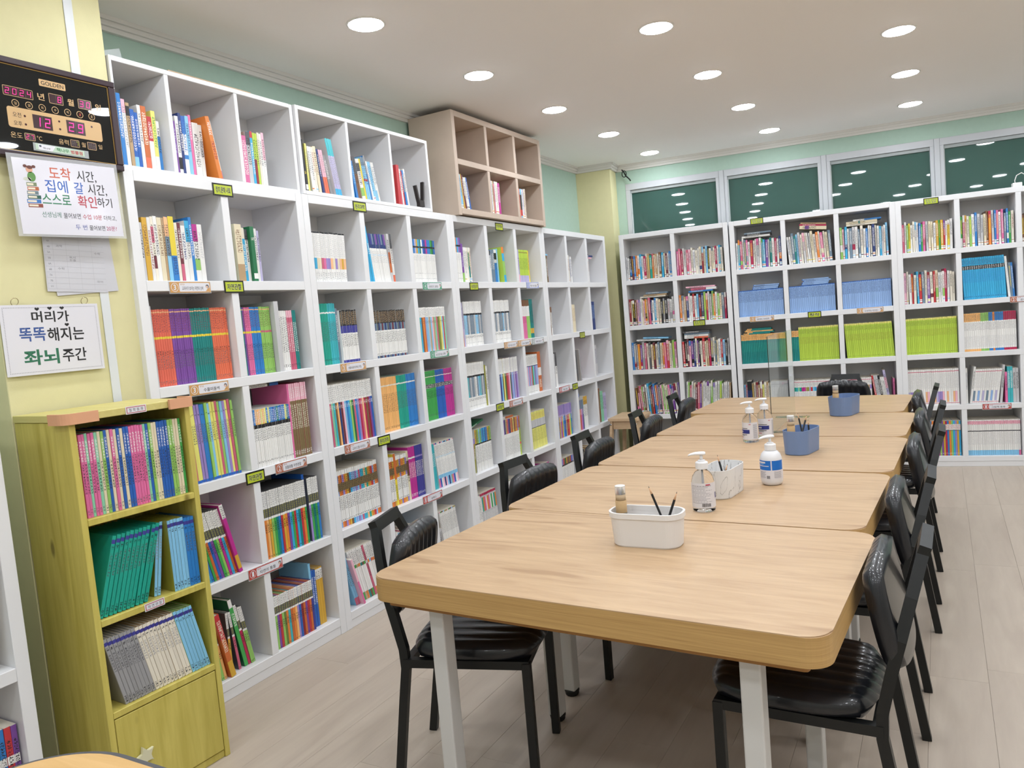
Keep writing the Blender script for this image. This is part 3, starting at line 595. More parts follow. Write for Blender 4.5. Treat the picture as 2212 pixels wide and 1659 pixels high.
# --- second box shelf and bookcase B
put('V', 0, 0, [(1, .010, .25, P('pink', 'white')), (1, .018, .21, P('lpink', 'grey')), (1, .016, .24, St('black', ((.85, .95, 'white'),), ((.6, .65, 'yellow'),)), dict(lean=-3)), (1, .012, .225, P('lemon', 'grey')), (3, .013, .215, mixed(['white', 'ivory', 'sky']), dict(lean=-4)), (1, .02, .22, P('cream', 'brown'), dict(lean=-5)), (1, .012, .21, P('navy', 'white'), dict(lean=-6)), (2, .013, .21, St('lpink', ((.6, 1, 'salmon'),), ((.1, .5, 'grey'),)), dict(lean=-8)),
    (1, .02, .19, P('grey', 'white'), dict(lean=-10)), (3, .015, .268, St('lavender', ((0, .3, 'aqua'), (.88, 1, 'cyan')), ((.32, .8, 'grey'),), 'lgrey'), dict(lean=-10, set=.02))], 21)
put('V', 0, 1, [(1, .014, .22, P('white')), (1, .012, .215, P('sky', 'navy'), dict(lean=-4)), (1, .016, .19, P('blue', 'sky'), dict(lean=-8)), (2, .012, .215, St('brown', ((0, .4, 'dgrey'),)), dict(lean=-8)), (1, .024, .205, St('white', ((.1, .3, 'dgrey'), (.7, .9, 'lgreen'))), dict(lean=-9)), (1, .013, .21, P('yellow', 'yellow'), dict(lean=-9)), (2, .013, .22, St('sky', ((0, .2, 'slate'), (.5, .55, 'red'))), dict(lean=-9)), (1, .012, .23, St('blue', ((0, .4, 'grey'),)), dict(lean=-9)), (5, .011, .205, mixed(['white', 'white', 'ivory', 'sky']), dict(lean=-11))], 22)
put('V', 0, 2, [(1, .010, .19, P('crimson', 'white')), (2, .013, .18, mixed(['white', 'ivory'])), (1, .024, .21, St('red', (), (), 'red'), dict(set=.012)), (1, .013, .195, P('blue', 'white'), dict(lean=-4)), (1, .014, .2, P('rose', 'white'), dict(lean=-4)), (1, .012, .2, P('white'), dict(lean=-5)), (1, .012, .19, P('red', 'white'), dict(lean=-5)), (1, .014, .195, P('blue', 'yellow'), dict(lean=-6)), (1, .015, .205, P('white', 'brown'), dict(lean=-7, gap=.05))], 23)
def sci(c): return St('white', ((.0, .03, 'black'), (.52, .74, c)), ((.05, .5, 'lgrey'), (.8, .95, 'grey')))
put('B', 0, 0, [(16, .0148, .235, cyc(sci, 'blue cyan cyan cream cream rose pink violet violet peach cream violet cream peach gold peach'.split()), dict(lean=2, gap=.004))], 24)
put('B', 0, 1, [(3, .0135, .285, St('cyan', (), ((.3, .5, 'white'),), 'navy'), dict(lean=-7, gap=.034)), (10, .0135, .25, cyc(lambda c: St('white', ((0, .22, c), (.22, .3, 'navy')), ((.35, .6, 'lgrey'), (.42, .45, 'sky'))), 'navy indigo slate navy purple'.split()), dict(lean=-7)), (1, .016, .255, St('lgrey', ((.38, .8, 'dorange'),)), dict(gap=.012, lean=-3)), (1, .016, .255, St('white', ((0, .3, 'dgrey'), (.85, 1, 'salmon'))), dict(lean=-2))], 25)
def wks(c): return St('white', ((0, .16, c), (.16, .2, 'black'), (.2, .33, c)), ((.36, .5, 'lgrey'), (.78, .8, 'grey'), (.9, .92, 'grey')))
put('B', 0, 2, [(17, .0148, .24, cyc(wks, 'rblue blue navy blue lavender gold cyan dteal white rblue indigo magenta blue blue green dgreen'.split()))], 26)
def gs(c): return St(c, ((.14, .165, 'white'),), ((.3, .62, 'dgrey'), (.9, .94, 'black')))
put('B', 1, 0, [(2, .0105, .29, cyc(gs, ['rblue'])), (6, .0105, .29, cyc(gs, ['teal'])), (5, .0105, .29, cyc(gs, ['aqua'])), (1, .014, .265, P('slate', 'white')), (9, .0128, .255, St('white', ((0, .44, 'black'), (.3, .44, 'indigo'), (.95, 1, 'indigo')), ((.03, .28, 'tan'), (.46, .7, 'dgrey'))), dict(set=.02)), (1, .02, .255, St('white', ((0, .28, 'black'), (.28, .5, 'brown')), ((.6, .8, 'dgrey'),)))], 27)
put('B', 1, 1, [(22, .0120, .245, cyc(lambda c: St('white', ((0, .27, 'black'), (.27, .42, c), (.95, 1, c)), ((.02, .25, 'tan'), (.45, .68, 'dgrey'), (.9, .94, 'black'))), ['slate', 'navy', 'slate', 'dgrey', 'navy', 'slate', 'maroon']), dict(set=.02))], 28)
put('B', 1, 2, [(21, .0128, .25, cyc(lambda c: St(c, ((0, .22, 'white'),), ((.03, .2, 'grey'), (.3, .36, 'brown')), 'white'), 'red mint cyan brown orange dorange lblue sky lgrey tan sky lpink tan mint rose moss olive lemon sky'.split()), dict(set=.02))], 29)
put('B', 2, 0, [(25, .0128, .295, cyc(lambda c: St(c, ((0, .3, 'white'),), ((.03, .27, 'grey'), (.34, .4, 'white')), 'lgrey'), 'rblue rose mint aqua brown apricot navy maroon lpink sky blue cyan lgreen dgreen rose blue violet crimson rose peach crimson brown dred purple'.split()), dict(lean=-1.5, gap=.008, set=.02))], 30)
put('B', 2, 1, [(1, .012, .29, P('lpink')), (11, .0138, .285, St('apricot', ((.14, .165, 'ivory'),), ((.3, .65, 'brown'), (.91, .95, 'black')))), (6, .0135, .285, cyc(gs, ['teal'])), (6, .0135, .285, cyc(gs, ['blue']))], 31)
def mus(c): return St(c, ((.27, .35, 'black'), (.11, .125, 'ivory')), ((.04, .1, 'dgrey'), (.27, .35, 'white'), (.4, .55, 'black'), (.88, .92, 'dgrey')))
put('B', 2, 2, [(2, .0138, .28, cyc(mus, ['yellow'])), (8, .0138, .28, cyc(mus, ['green'])), (6, .0138, .28, cyc(mus, ['rblue'])), (6, .0138, .28, cyc(mus, ['magenta']))], 32)
def wnd(c): return St('white', ((.08, .22, c), (.22, .36, 'khaki'), (.36, .44, c), (.9, 1, c)), ((.09, .4, 'black'), (.46, .7, 'dgrey'), (.86, .89, 'black')), 'khaki')
put('B', 3, 0, [(26, .0128, .275, cyc(wnd, 'orange red lblue orange dorange violet orange gold brown cyan lblue lblue violet sky rose cyan aqua peach teal gold'.split()), dict(lean=-1, gap=.006))], 33)
put('B', 3, 1, [(6, .0128, .26, cyc(wnd, 'orange dorange gold'.split())), (1, .02, .275, St('yellow', ((0, .5, 'dorange'),), ((.6, .9, 'dgreen'),))), (7, .0128, .26, cyc(wnd, 'orange gold violet orange'.split())), (1, .02, .27, St('cream', ((.2, .5, 'brown'),))), (4, .0138, .285, St('magenta', ((.2, .23, 'white'),), ((.3, .6, 'ivory'), (.9, .95, 'white')))), (6, .0135, .285, St('indigo', ((.2, .23, 'violet'),), ((.3, .6, 'ivory'), (.9, .95, 'white'))))], 34)
put('B', 3, 2, [(5, .0125, .262, P('aqua', 'white', .2, .5), dict(lean=-3, gap=.014)), (14, .0142, .262, cyc(lambda c: St('white', ((.0, .03, c), (.8, 1, c), (.72, .8, 'sky')), ((.06, .3, 'grey'), (.3, .34, 'cyan'), (.4, .7, 'lgrey'))), 'pink rblue white lpink navy lpink sky navy sky tan'.split()), dict(lean=-6, gap=.01))], 35)
put('B', 4, 0, [(2, .014, .265, St('sky', ((.85, 1, 'rose'),), ((.2, .6, 'dgrey'),)), dict(lean=-16, gap=.085, set=.03)), (1, .012, .25, St('lpink', ((.5, 1, 'pink'),), (), 'lpink'), dict(lean=-16, set=.004)), (8, .0125, .285, cyc(lambda c: St('white', ((.85, 1, c), (.3, .36, c)), ((.05, .28, 'dgrey'),)), 'dteal brown green tan orange'.split()), dict(lean=-15)), (1, .013, .285, St('rose', ((.3, .36, 'white'),)), dict(lean=-15)), (5, .0125, .285, cyc(lambda c: St('white', ((.85, 1, c), (.3, .36, c)), ((.05, .28, 'dgrey'),)), 'orange sky salmon'.split()), dict(lean=-15))], 36)
put('B', 4, 1, [(16, .014, .26, mixed(['white', 'ivory', 'rose', 'sky', 'lgrey']), dict(jh=.05, lean=-5, gap=.03))], 37)
put('B', 4, 2, [(3, .014, .2, mixed(['white', 'sky', 'tan'])), (1, .022, .17, P('lgrey')), (12, .0135, .265, cyc(lambda c: St('white', ((0, .03, c), (.8, .9, c)), ((.1, .5, 'grey'),)), 'lpink green maroon sky tan olive'.split()), dict(lean=-8, gap=.02))], 38)

# --- taupe box shelf, bookcases C and D
put('W', 1, 0, [(2, .014, .205, P('white')), (2, .016, .21, mixed(['white', 'lgrey', 'sky']), dict(lean=-5)), (1, .014, .215, P('gold', 'brown'), dict(lean=-7)), (1, .014, .21, P('maroon', 'white'), dict(lean=-8)), (2, .013, .2, mixed(['white']), dict(lean=-9)), (1, .014, .2, P('rblue', 'white'), dict(lean=-10))], 41)
put('W', 1, 1, [(1, .012, .2, P('lpink')), (1, .02, .215, P('lgrey')), (1, .014, .21, P('navy', 'white')), (2, .013, .215, mixed(['blue', 'white'])), (1, .013, .215, P('tan')), (1, .014, .2, P('rose')), (3, .013, .215, mixed(['white', 'ivory'])), (2, .013, .21, P('magenta', 'white'))], 42)
put('W', 1, 2, [(2, .014, .2, P('white', 'dred')), (2, .014, .205, mixed(['white', 'salmon'])), (1, .014, .205, P('salmon')), (1, .024, .205, St('sky', ((.2, .7, 'black'), (.7, .9, 'red')))), (3, .013, .205, mixed(['white', 'cream', 'lavender'])), (1, .016, .21, St('ivory', (), ((.02, .98, 'dred'),)))], 43)
put('C', 0, 0, [(7, .0150, .27, cyc(wks, 'blue gold orange orange cyan violet purple'.split())), (1, .02, .235, St('purple', ((.75, 1, 'lgreen'),), ((.3, .6, 'lavender'),))), (6, .014, .215, mixed(['white', 'white', 'ivory', 'lemon', 'dteal']))], 44)
put('C', 0, 1, [(1, .018, .235, P('ivory', 'tan'), dict(lean=3, gap=.002)), (3, .013, .205, mixed(['dteal', 'white', 'black'])), (3, .016, .215, P('slate', 'white')), (2, .016, .215, St('blue', ((0, .4, 'white'), (.1, .3, 'black')))), (1, .018, .222, P('sky', 'white')), (1, .03, .23, St('lgreen', ((0, .18, 'orange'), (.18, .4, 'cyan'), (.8, 1, 'cyan')), (), 'lime'), dict(set=.006, lean=-4, gap=.02))], 45)
put('C', 0, 2, [(4, .018, .228, St('lavender', ((.75, 1, 'lpink'), (.25, .27, 'purple')), ((.3, .6, 'purple'),), None, 'lilac')), (7, .0185, .228, St('lime', ((.78, 1, 'lavender'), (.06, .1, 'olive')), ((.25, .6, 'moss'),))), (1, .012, .225, P('yellow'))], 46)
def bwg(c): return St('lgrey', ((0, .27, 'white'), (.27, .31, 'black'), (.31, .74, c), (.74, 1, 'white')), ((.04, .25, 'lgrey'), (.35, .7, 'grey'), (.77, .82, 'black'), (.92, .94, 'grey')), 'white')
put('C', 1, 0, [(1, .016, .27, P('lpink'), dict(lean=-3, gap=.014)), (2, .014, .27, P('orange', 'dred'), dict(lean=-3)), (1, .014, .27, P('lavender'), dict(lean=-3)), (13, .0155, .275, cyc(bwg, 'sky sky slate lgrey slate slate slate lgrey'.split()), dict(gap=.002))], 47)
put('C', 1, 1, [(16, .0155, .275, cyc(bwg, 'slate slate sky lgrey slate lgrey white slate'.split()), dict(gap=.004))], 48)
put('C', 1, 2, [(7, .0165, .27, St('pink', ((0, .16, 'brown'), (.16, .42, 'white')), ((.18, .4, 'lgrey'), (.45, .6, 'crimson')))), (3, .0165, .27, St('lgreen', ((0, .16, 'brown'), (.16, .42, 'white')), ((.18, .4, 'lgrey'),))), (3, .018, .275, St('dteal', ((.75, .88, 'gold'),)))], 49)
put('C', 2, 0, [(16, .0155, .285, cyc(bwg, 'white slate sky aqua slate lgrey slate slate lgrey'.split())), (1, .018, .26, P('olive')), (1, .018, .25, P('white'))], 50)
put('C', 2, 1, [(1, .018, .27, P('white')), (20, .0145, .278, cyc(lambda c: St(c, ((0, .36, 'white'),), ((.05, .3, 'lgrey'), (.38, .42, 'white'))), 'orange gold slate indigo sky brown lemon dgreen brown red rose lpink dgreen violet sky violet lavender purple violet lavender'.split()))], 51)
put('C', 2, 2, [(15, .0150, .272, cyc(lambda c: St(c, ((0, .28, 'white'), (.28, .3, 'navy'), (.8, 1, 'white')), ((.05, .25, 'grey'), (.95, .97, 'black')), 'white'), 'lgrey lgrey blue sky lpink lblue pink sky rose green sky slate violet lblue lavender'.split())), (1, .045, .285, St('dorange', ((.4, .6, 'white'),), ((.7, .9, 'ivory'),)))], 52)
put('C', 3, 0, [(4, .015, .215, cyc(lambda c: St(c, ((.0, .15, 'violet'),), ((.3, .6, 'white'),)), 'sky rblue magenta olive'.split()), dict(lean=3)), (13, .0148, .265, cyc(lambda c: St('white', ((0, .36, c), (.33, .36, 'black')), ((.05, .3, 'dgrey'), (.4, .8, 'grey'))), 'gold olive lgreen sky lgreen cyan blue cyan rblue blue'.split()), dict(gap=.005))], 53, lie=((.005, .20, .012, P('dgreen', 'white'), 0, -12),))
put('C', 3, 1, [(16, .0155, .27, cyc(lambda c: St('white', ((0, .36, c),), ((.05, .3, 'dgrey'), (.45, .9, 'grey'))), 'gold orange violet purple navy tan salmon purple navy orange dorange lemon dred'.split())), (1, .018, .272, St('lime', ((0, .3, 'dorange'), (.66, .72, 'salmon'))))], 54, lie=((.003, .21, .014, St('white', ((.5, 1, 'dorange'),)), 0, 0),))
put('C', 3, 2, [(17, .0155, .265, St('lemon', ((.22, .42, 'lgrey'), (.42, .44, 'dgrey')), ((.05, .2, 'gold'), (.46, .8, 'olive')), 'lgrey'), dict(lean=-4, gap=.018))], 55)
put('C', 4, 0, [(3, .024, .25, P('white', 'grey'), dict(lean=-5, gap=.022)), (12, .0155, .26, cyc(lambda c: St('lgrey', ((.1, .45, c), (0, .06, 'crimson')), ((.5, .9, 'white'),)), 'white teal orange pink white orange pink white green'.split()), dict(lean=-5))], 56)
put('C', 4, 1, [(14, .0155, .26, mixed(['white', 'green', 'orange', 'lgrey']))], 57)
put('C', 4, 2, [(12, .016, .25, mixed(['gold', 'green', 'orange', 'brown'])), (3, .026, .27, P('magenta', 'lpink'))], 58)
put('D', 0, 0, [(3, .018, .2, mixed(['white', 'sky', 'blue'])), (2, .018, .2, mixed(['brown', 'dgreen']))], 61, lie=((.0, .12, .012, P('sky'), 0, 3),))
put('D', 0, 1, [(3, .02, .205, mixed(['blue', 'cyan', 'dteal'])), (3, .022, .205, mixed(['white', 'lgrey', 'ivory']))], 62, lie=((.0, .1, .012, P('white'), 0, 0),))
put('D', 0, 2, [(4, .022, .2, mixed(['lpink', 'ivory', 'white', 'black']))], 63, lie=((.0, .18, .014, P('lpink'), 0, 0), (.0, .2, .014, P('navy', 'white'), 0, 0), (.0, .11, .012, P('black', 'white'), 0, 0)))
put('D', 1, 0, [(2, .02, .275, P('rblue', 'lblue')), (3, .018, .21, mixed(['white', 'lpink', 'brown']))], 64)
put('D', 1, 1, [(2, .016, .22, P('navy', 'white')), (4, .024, .22, P('cream', 'tan'))], 65)
put('D', 1, 2, [(4, .017, .22, P('ivory', 'grey')), (3, .02, .235, P('navy', 'lblue'))], 66)
put('D', 2, 0, [(1, .016, .23, P('white')), (3, .022, .25, P('lgrey', 'grey')), (1, .03, .26, St('dgrey', ((.4, 1, 'white'),)))], 67)
put('D', 2, 1, [(4, .015, .24, P('gold', 'brown'), dict(lean=-4, gap=.02)), (1, .014, .24, P('dgrey'), dict(lean=-2)), (1, .02, .25, P('grey', 'grey'), dict(set=.01, lean=-3, gap=.03)), (1, .013, .24, P('rose'), dict(lean=-3))], 68)
put('D', 2, 2, [(2, .024, .22, P('blue', 'white')), (3, .02, .26, P('lgrey', 'navy'))], 69)
put('D', 3, 0, [(19, .0155, .25, cyc(lambda c: St(c, ((0, .35, 'violet'),), ((.3, .5, 'white'), (.6, .8, 'tan'))), 'red yellow lgreen blue rblue gold violet magenta gold cyan blue rblue tan dred red'.split()))], 70)
put('D', 3, 1, [(10, .0155, .24, cyc(lambda c: St(c, ((0, .3, 'slate'),), ((.3, .5, 'white'),)), 'dteal teal rose magenta crimson dorange pink violet purple'.split())), (5, .015, .26, St('white', ((0, .25, 'gold'),)))], 71, lie=((.0, .11, .03, P('rblue'), 0, 0),))
put('D', 3, 2, [(3, .02, .25, mixed(['blue', 'white'])), (1, .05, .29, P('brown', 'khaki')), (3, .022, .26, P('mint', 'dgreen')), (3, .02, .24, P('lavender'))], 72)
put('D', 4, 0, [(15, .018, .24, cyc(lambda c: St('white', ((0, .2, c), (.2, .24, 'black')), ((.3, .8, 'lgrey'),)), 'brown olive crimson blue violet red brown dgreen gold maroon'.split()))], 73)
put('D', 4, 1, [(10, .02, .24, mixed(['white', 'black', 'lgrey', 'tan', 'dteal']), dict(jh=.08))], 74)
put('D', 4, 2, [(10, .02, .24, mixed(['white', 'blue', 'lgrey', 'tan']), dict(jh=.08))], 75)

# --- window wall: bookcases E, F, G
mx = mixed(MIXD, .6); mw = mixed(MIXW, .6)
J = dict(jw=.3, jh=.07, js=.006, jl=.8, d=.15, sp=.0012)
def pile(*a): return a
put('E', 0, 0, [(26, .0145, .205, mx, J)], 81); put('E', 0, 1, [(26, .0145, .212, mx, J)], 82)
put('E', 1, 0, [(26, .0145, .215, mx, J)], 83, lie=((.10, .22, .013, P('ivory'), 0, 0), (.13, .2, .012, P('tan'), 0, 0), (.15, .19, .014, P('slate', 'white'), 0, 2)))
put('E', 1, 1, [(26, .0145, .225, mx, J)], 84, lie=((.08, .2, .013, P('blue', 'white'), 0, 0), (.10, .21, .02, St('white', ((0, .6, 'rose'),)), 0, 0), (.06, .24, .013, P('lpink'), 0, 1)))
put('E', 2, 0, [(24, .0155, .23, mixed(MIXD + ['rose', 'pink', 'lpink', 'rose']), J)], 85, lie=((.04, .21, .013, P('white'), 0, 2), (.1, .22, .013, P('sky'), 0, 3)))
put('E', 2, 1, [(25, .0145, .225, mixed(MIXD + ['cyan', 'blue', 'teal']), J)], 86, lie=((.02, .2, .015, St('white', ((.4, 1, 'salmon'),)), 0, 0), (.02, .2, .016, P('white'), 0, 0), (.02, .21, .014, P('slate'), 0, 0), (.01, .22, .016, P('dgrey', 'white'), 0, 0)))
put('E', 3, 0, [(26, .0135, .255, mx, dict(J, lean=-3, gap=.02))], 87); put('E', 3, 1, [(25, .0135, .255, mx, dict(J, lean=3, gap=.0))], 88)
put('E', 4, 0, [(24, .0145, .2, mx, J)], 89)
put('F', 0, 0, [(24, .0145, .235, mw, J)], 91, lie=((.05, .22, .016, P('white'), 0, 0), (.07, .21, .012, P('black', 'white'), 0, 0), (.07, .21, .012, P('slate', 'white'), 0, 0)))
put('F', 0, 1, [(22, .015, .235, mw, dict(J, lean=-3, gap=.016))], 92, lie=((.10, .2, .026, St('cream', ((.2, .35, 'purple'),)), 0, 7), (.10, .2, .013, P('crimson', 'white'), 0, 7), (.11, .19, .013, P('tan'), 0, 7)))
put('F', 0, 2, [(22, .015, .235, mw, J)], 93, lie=((.05, .22, .013, P('ivory'), 0, 0), (.05, .22, .02, St('cream', ((.4, .45, 'dteal'),)), 0, 0), (.1, .2, .012, St('blue', ((0, .4, 'white'),)), 0, 0)))
bl = St('lblue', ((0, .03, 'rblue'),), ((.06, .45, 'navy'), (.95, .98, 'blue')))
put('F', 1, 0, [(26, .0136, .215, bl, dict(jw=.2))], 94, lie=((.11, .2, .012, bl, 0, 0), (.115, .2, .012, bl, 0, 0), (.12, .2, .011, bl, 0, 1)))
put('F', 1, 1, [(26, .0136, .215, bl, dict(jw=.2))], 95, lie=((.095, .2, .012, bl, 0, 0), (.10, .2, .012, bl, 0, 0), (.1, .205, .012, bl, .01, 0), (.1, .2, .012, bl, 0, 0)))
put('F', 1, 2, [(26, .0136, .215, bl, dict(jw=.2))], 96)
tq = St('dteal', ((0, .2, 'apricot'),), ((.03, .17, 'brown'), (.3, .6, 'teal'))); lm = St('lime', ((.0, .05, 'lemon'),), ((.08, .2, 'moss'), (.3, .5, 'olive'), (.93, .97, 'moss')))
put('F', 2, 0, [(27, .0132, .24, tq, dict(jw=.15))], 97, lie=((.02, .21, .009, tq, 0, 0), (.05, .21, .009, tq, 0, 0), (.03, .22, .009, St('apricot'), 0, 0), (.04, .2, .009, tq, 0, 0), (.05, .19, .008, tq, 0, 0)))
put('F', 2, 1, [(4, .0132, .245, tq), (23, .0132, .272, lm, dict(jw=.2))], 98)
put('F', 2, 2, [(27, .0132, .272, lm, dict(jw=.2, lean=-3, gap=.014))], 99)
mgz = lambda c: St('white', ((.05, .07, 'rose'), (.24, .38, c)), ((.09, .2, 'grey'), (.42, .9, 'lgrey')))
put('F', 3, 0, [(2, .014, .22, mx), (1, .035, .25, St('black', ((.3, 1, 'navy'),)), dict(set=.01)), (9, .0135, .225, mixed(['white', 'cream', 'ivory', 'dred', 'tan', 'lemon']), J), (12, .013, .24, St('lgrey', ((.1, .12, 'grey'),), ((.2, .8, 'white'),)))], 100)
put('F', 3, 1, [(23, .0135, .235, cyc(mgz, 'teal aqua mint teal magenta magenta tan olive lavender red sky cyan pink rose blue orange lgrey lgrey'.split()), dict(jw=.1)), (2, .012, .27, St('white', ((.4, 1, 'maroon'),)), dict(lean=-7, gap=.02))], 101)
put('F', 3, 2, [(13, .0135, .235, cyc(mgz, 'lgrey salmon orange gold tan violet lgrey'.split())), (1, .013, .25, P('red', 'white'), dict(lean=-8, gap=.02)), (2, .014, .25, P('lgrey'), dict(lean=-8)), (1, .014, .25, P('black', 'white'), dict(lean=-8)), (2, .014, .235, P('white'), dict(lean=-8)), (1, .016, .29, St('lavender', ((.2, .5, 'lpink'),)), dict(lean=-8)), (1, .012, .22, P('pink'), dict(gap=.015))], 102)
put('G', 0, 0, [(27, .0138, .22, mw, J)], 111); put('G', 0, 1, [(25, .0145, .235, mixed(MIXW + ['navy', 'rose', 'blue']), J)], 112)
put('G', 1, 0, [(26, .014, .235, mixed(MIXD + ['red', 'blue', 'rose', 'white', 'white']), J)], 113)
cb = St('cyan', ((.19, .285, 'black'),), ((.05, .17, 'navy'), (.2, .28, 'white'), (.32, .6, 'blue'), (.92, .96, 'navy')))
put('G', 1, 1, [(19, .0142, .31, cb, dict(lean=-2, gap=.012)), (1, .014, .3, P('white', 'lgrey'), dict(lean=-4)), (6, .013, .25, mixed(['slate', 'white', 'blue', 'lgrey', 'salmon']), dict(lean=-3, gap=.006))], 114)
put('G', 2, 0, [(28, .0131, .275, lm, dict(jw=.2))], 115)
put('G', 2, 1, [(27, .0132, .285, cyc(lambda c: St('white', ((.0, .22, c), (.94, 1, c)), ((.03, .2, 'dgrey'), (.25, .45, 'grey'), (.6, .9, 'lgrey'))), ['apricot'] * 8 + ['lgreen'] * 4 + ['blue'] * 2 + ['orange'] + ['blue'] * 4 + ['crimson'] * 8), dict(set=.03))], 116)
wm = lambda c: St('white', ((.06, .08, 'rose'), (.63, .93, c), (.95, .965, 'rose')), ((.12, .55, 'lgrey'),))
put('G', 3, 0, [(24, .0138, .275, cyc(wm, 'lavender violet violet lpink white peach white white peach lpink white white peach'.split())), (1, .012, .25, P('green')), (1, .012, .245, P('pink')), (1, .014, .24, St('white', ((.4, .7, 'navy'),)))], 117)
put('G', 3, 1, [(1, .013, .27, P('white', 'navy')), (1, .014, .28, P('white'), dict(lean=7, gap=.01)), (12, .0138, .26, cyc(wm, 'slate white lblue white lavender white'.split()), dict(lean=7)), (1, .016, .285, P('lgrey'), dict(lean=5)), (1, .016, .23, P('pink')), (2, .016, .27, P('aqua', 'white')), (2, .018, .255, P('lgrey')), (1, .014, .29, P('cyan', 'white')), (4, .014, .265, cyc(lambda c: St('white', ((.4, 1, c), (.28, .31, 'black')), ((.05, .25, 'black'),)), 'tan slate moss olive'.split()))], 118)
cs = lambda c: St(c, ((0, .1, c), (.1, .28, 'white'), (.265, .28, 'black')), ((.11, .24, 'red'), (.92, .95, 'white')))
put('G', 4, 0, [(28, .0128, .27, cyc(cs, 'orange lgreen cyan violet gold cyan crimson lgreen red cyan blue orange red violet magenta lgreen purple gold crimson blue'.split()))], 119)
put('G', 4, 1, [(27, .0132, .27, cyc(lambda c: St('white', ((.03, .12, 'lpink'), (.3, .33, 'dgrey'), (.86, 1, c)), ((.03, .14, 'rose'), (.36, .7, 'lgrey'))), ['sky'] * 24 + ['pink'] * 3))], 120)
put('G', 0, 2, [(10, .018, .2, mixed(['brown', 'tan', 'dred', 'white']), J)], 121)
print('BOOKS', NBOOK, sum(NBOOK.values()))
# ------------------------------------------------------------------ tables
TABLES = [(1.705, 0.170, -3.0, 'nearest oak reading table with a white bin on it'), (1.706, 0.944, -2.6, 'second oak reading table, with clear and white pump bottles'), (1.740, 1.725, -2.2, 'third oak reading table, holding two clear pump bottles'),
          (1.758, 2.508, -2.6, 'fourth oak reading table carrying the clear acrylic screen'), (1.722, 3.300, -2.8, 'farthest oak reading table, by the window bookcases')]
t0 = None
for (tx, ty, ta, lab_) in TABLES:
    if t0 is None:
        t0 = thing('reading_table', lab_, 'table', (tx, ty, 0), R(ta), 'oak reading tables in a row')
        prism('table_top', rrect(1.215, 0.766, 0.055, 8), 0.653, 0.72, M_TABLE, t0, 0.0025, M_EDGE)
        prism('under_board', rrect(1.125, 0.715, 0.01, 2), 0.634, 0.6525, M_UNDER, t0)
        for sx in (-1, 1):
            for sy in (-1, 1):
                X, Y = sx * 0.430, sy * 0.295
                lg = box('leg', X - 0.0235, X + 0.0235, Y - 0.0235, Y + 0.0235, 0.022, 0.634, M_LEGW, t0, 0.004, 2)
                f = lathe('foot', [(0.0, 0.0), (0.022, 0.0), (0.026, 0.006), (0.026, 0.012), (0.028, 0.016), (0.028, 0.0225), (0.0, 0.0225)], M_RUB, lg, 14); f.location = (X, Y, 0)
    else:
        c = copy_tree(t0); c.location = (tx, ty, 0); c.rotation_euler = (0, 0, R(ta)); c['label'] = lab_

# ------------------------------------------------------------------ chairs
def pad(a, b, thick, nu, nv, ridges, along, bulge=0.02, k=0.30, curve=0.0, tuck=0.012):
    """upholstered pad: x in [-a,a], y in [-b,b], top up; ridges run along one axis"""
    V, F = [], []
    def P(u, v, top):
        s = 0.5 + 0.5 * 1
        x = a * u * math.sqrt(1 - k * v * v * abs(v)); y = b * v * math.sqrt(1 - k * u * u * abs(u))
        e = max(abs(u), abs(v)); edge = 1 - max(0, (e - 0.72) / 0.28) ** 2.2
        c = v if along == 'x' else u
        g = abs(math.sin((c * 0.5 + 0.5) * math.pi * ridges)) ** 0.55
        z = (thick * 0.5 * edge + bulge * (1 - u * u) * (1 - v * v) * 0.6 + 0.006 * g * min(1, edge + 0.35)) if top else -thick * 0.5 * min(1.0, edge * 2.4)
        return (x, y, z + curve * (y / b) ** 2)
    for t in (1, 0):
        for i in range(nu + 1):
            for j in range(nv + 1): V.append(P(2 * i / nu - 1, 2 * j / nv - 1, t))
    o = (nu + 1) * (nv + 1); I = lambda t, i, j: (0 if t else o) + i * (nv + 1) + j
    for i in range(nu):
        for j in range(nv):
            F.append((I(1, i, j), I(1, i + 1, j), I(1, i + 1, j + 1), I(1, i, j + 1))); F.append((I(0, i, j), I(0, i, j + 1), I(0, i + 1, j + 1), I(0, i + 1, j)))
    for i in range(nu):
        F.append((I(0, i, 0), I(0, i + 1, 0), I(1, i + 1, 0), I(1, i, 0))); F.append((I(1, i, nv), I(1, i + 1, nv), I(0, i + 1, nv), I(0, i, nv)))
    for j in range(nv):
        F.append((I(1, 0, j), I(1, 0, j + 1), I(0, 0, j + 1), I(0, 0, j))); F.append((I(0, nu, j), I(0, nu, j + 1), I(1, nu, j + 1), I(1, nu, j)))
    me = mesh('pad', V, F, True)
    bm = bmesh.new(); bm.from_mesh(me); bmesh.ops.remove_doubles(bm, verts=bm.verts[:], dist=1e-5); bm.to_mesh(me); bm.free()
    return me
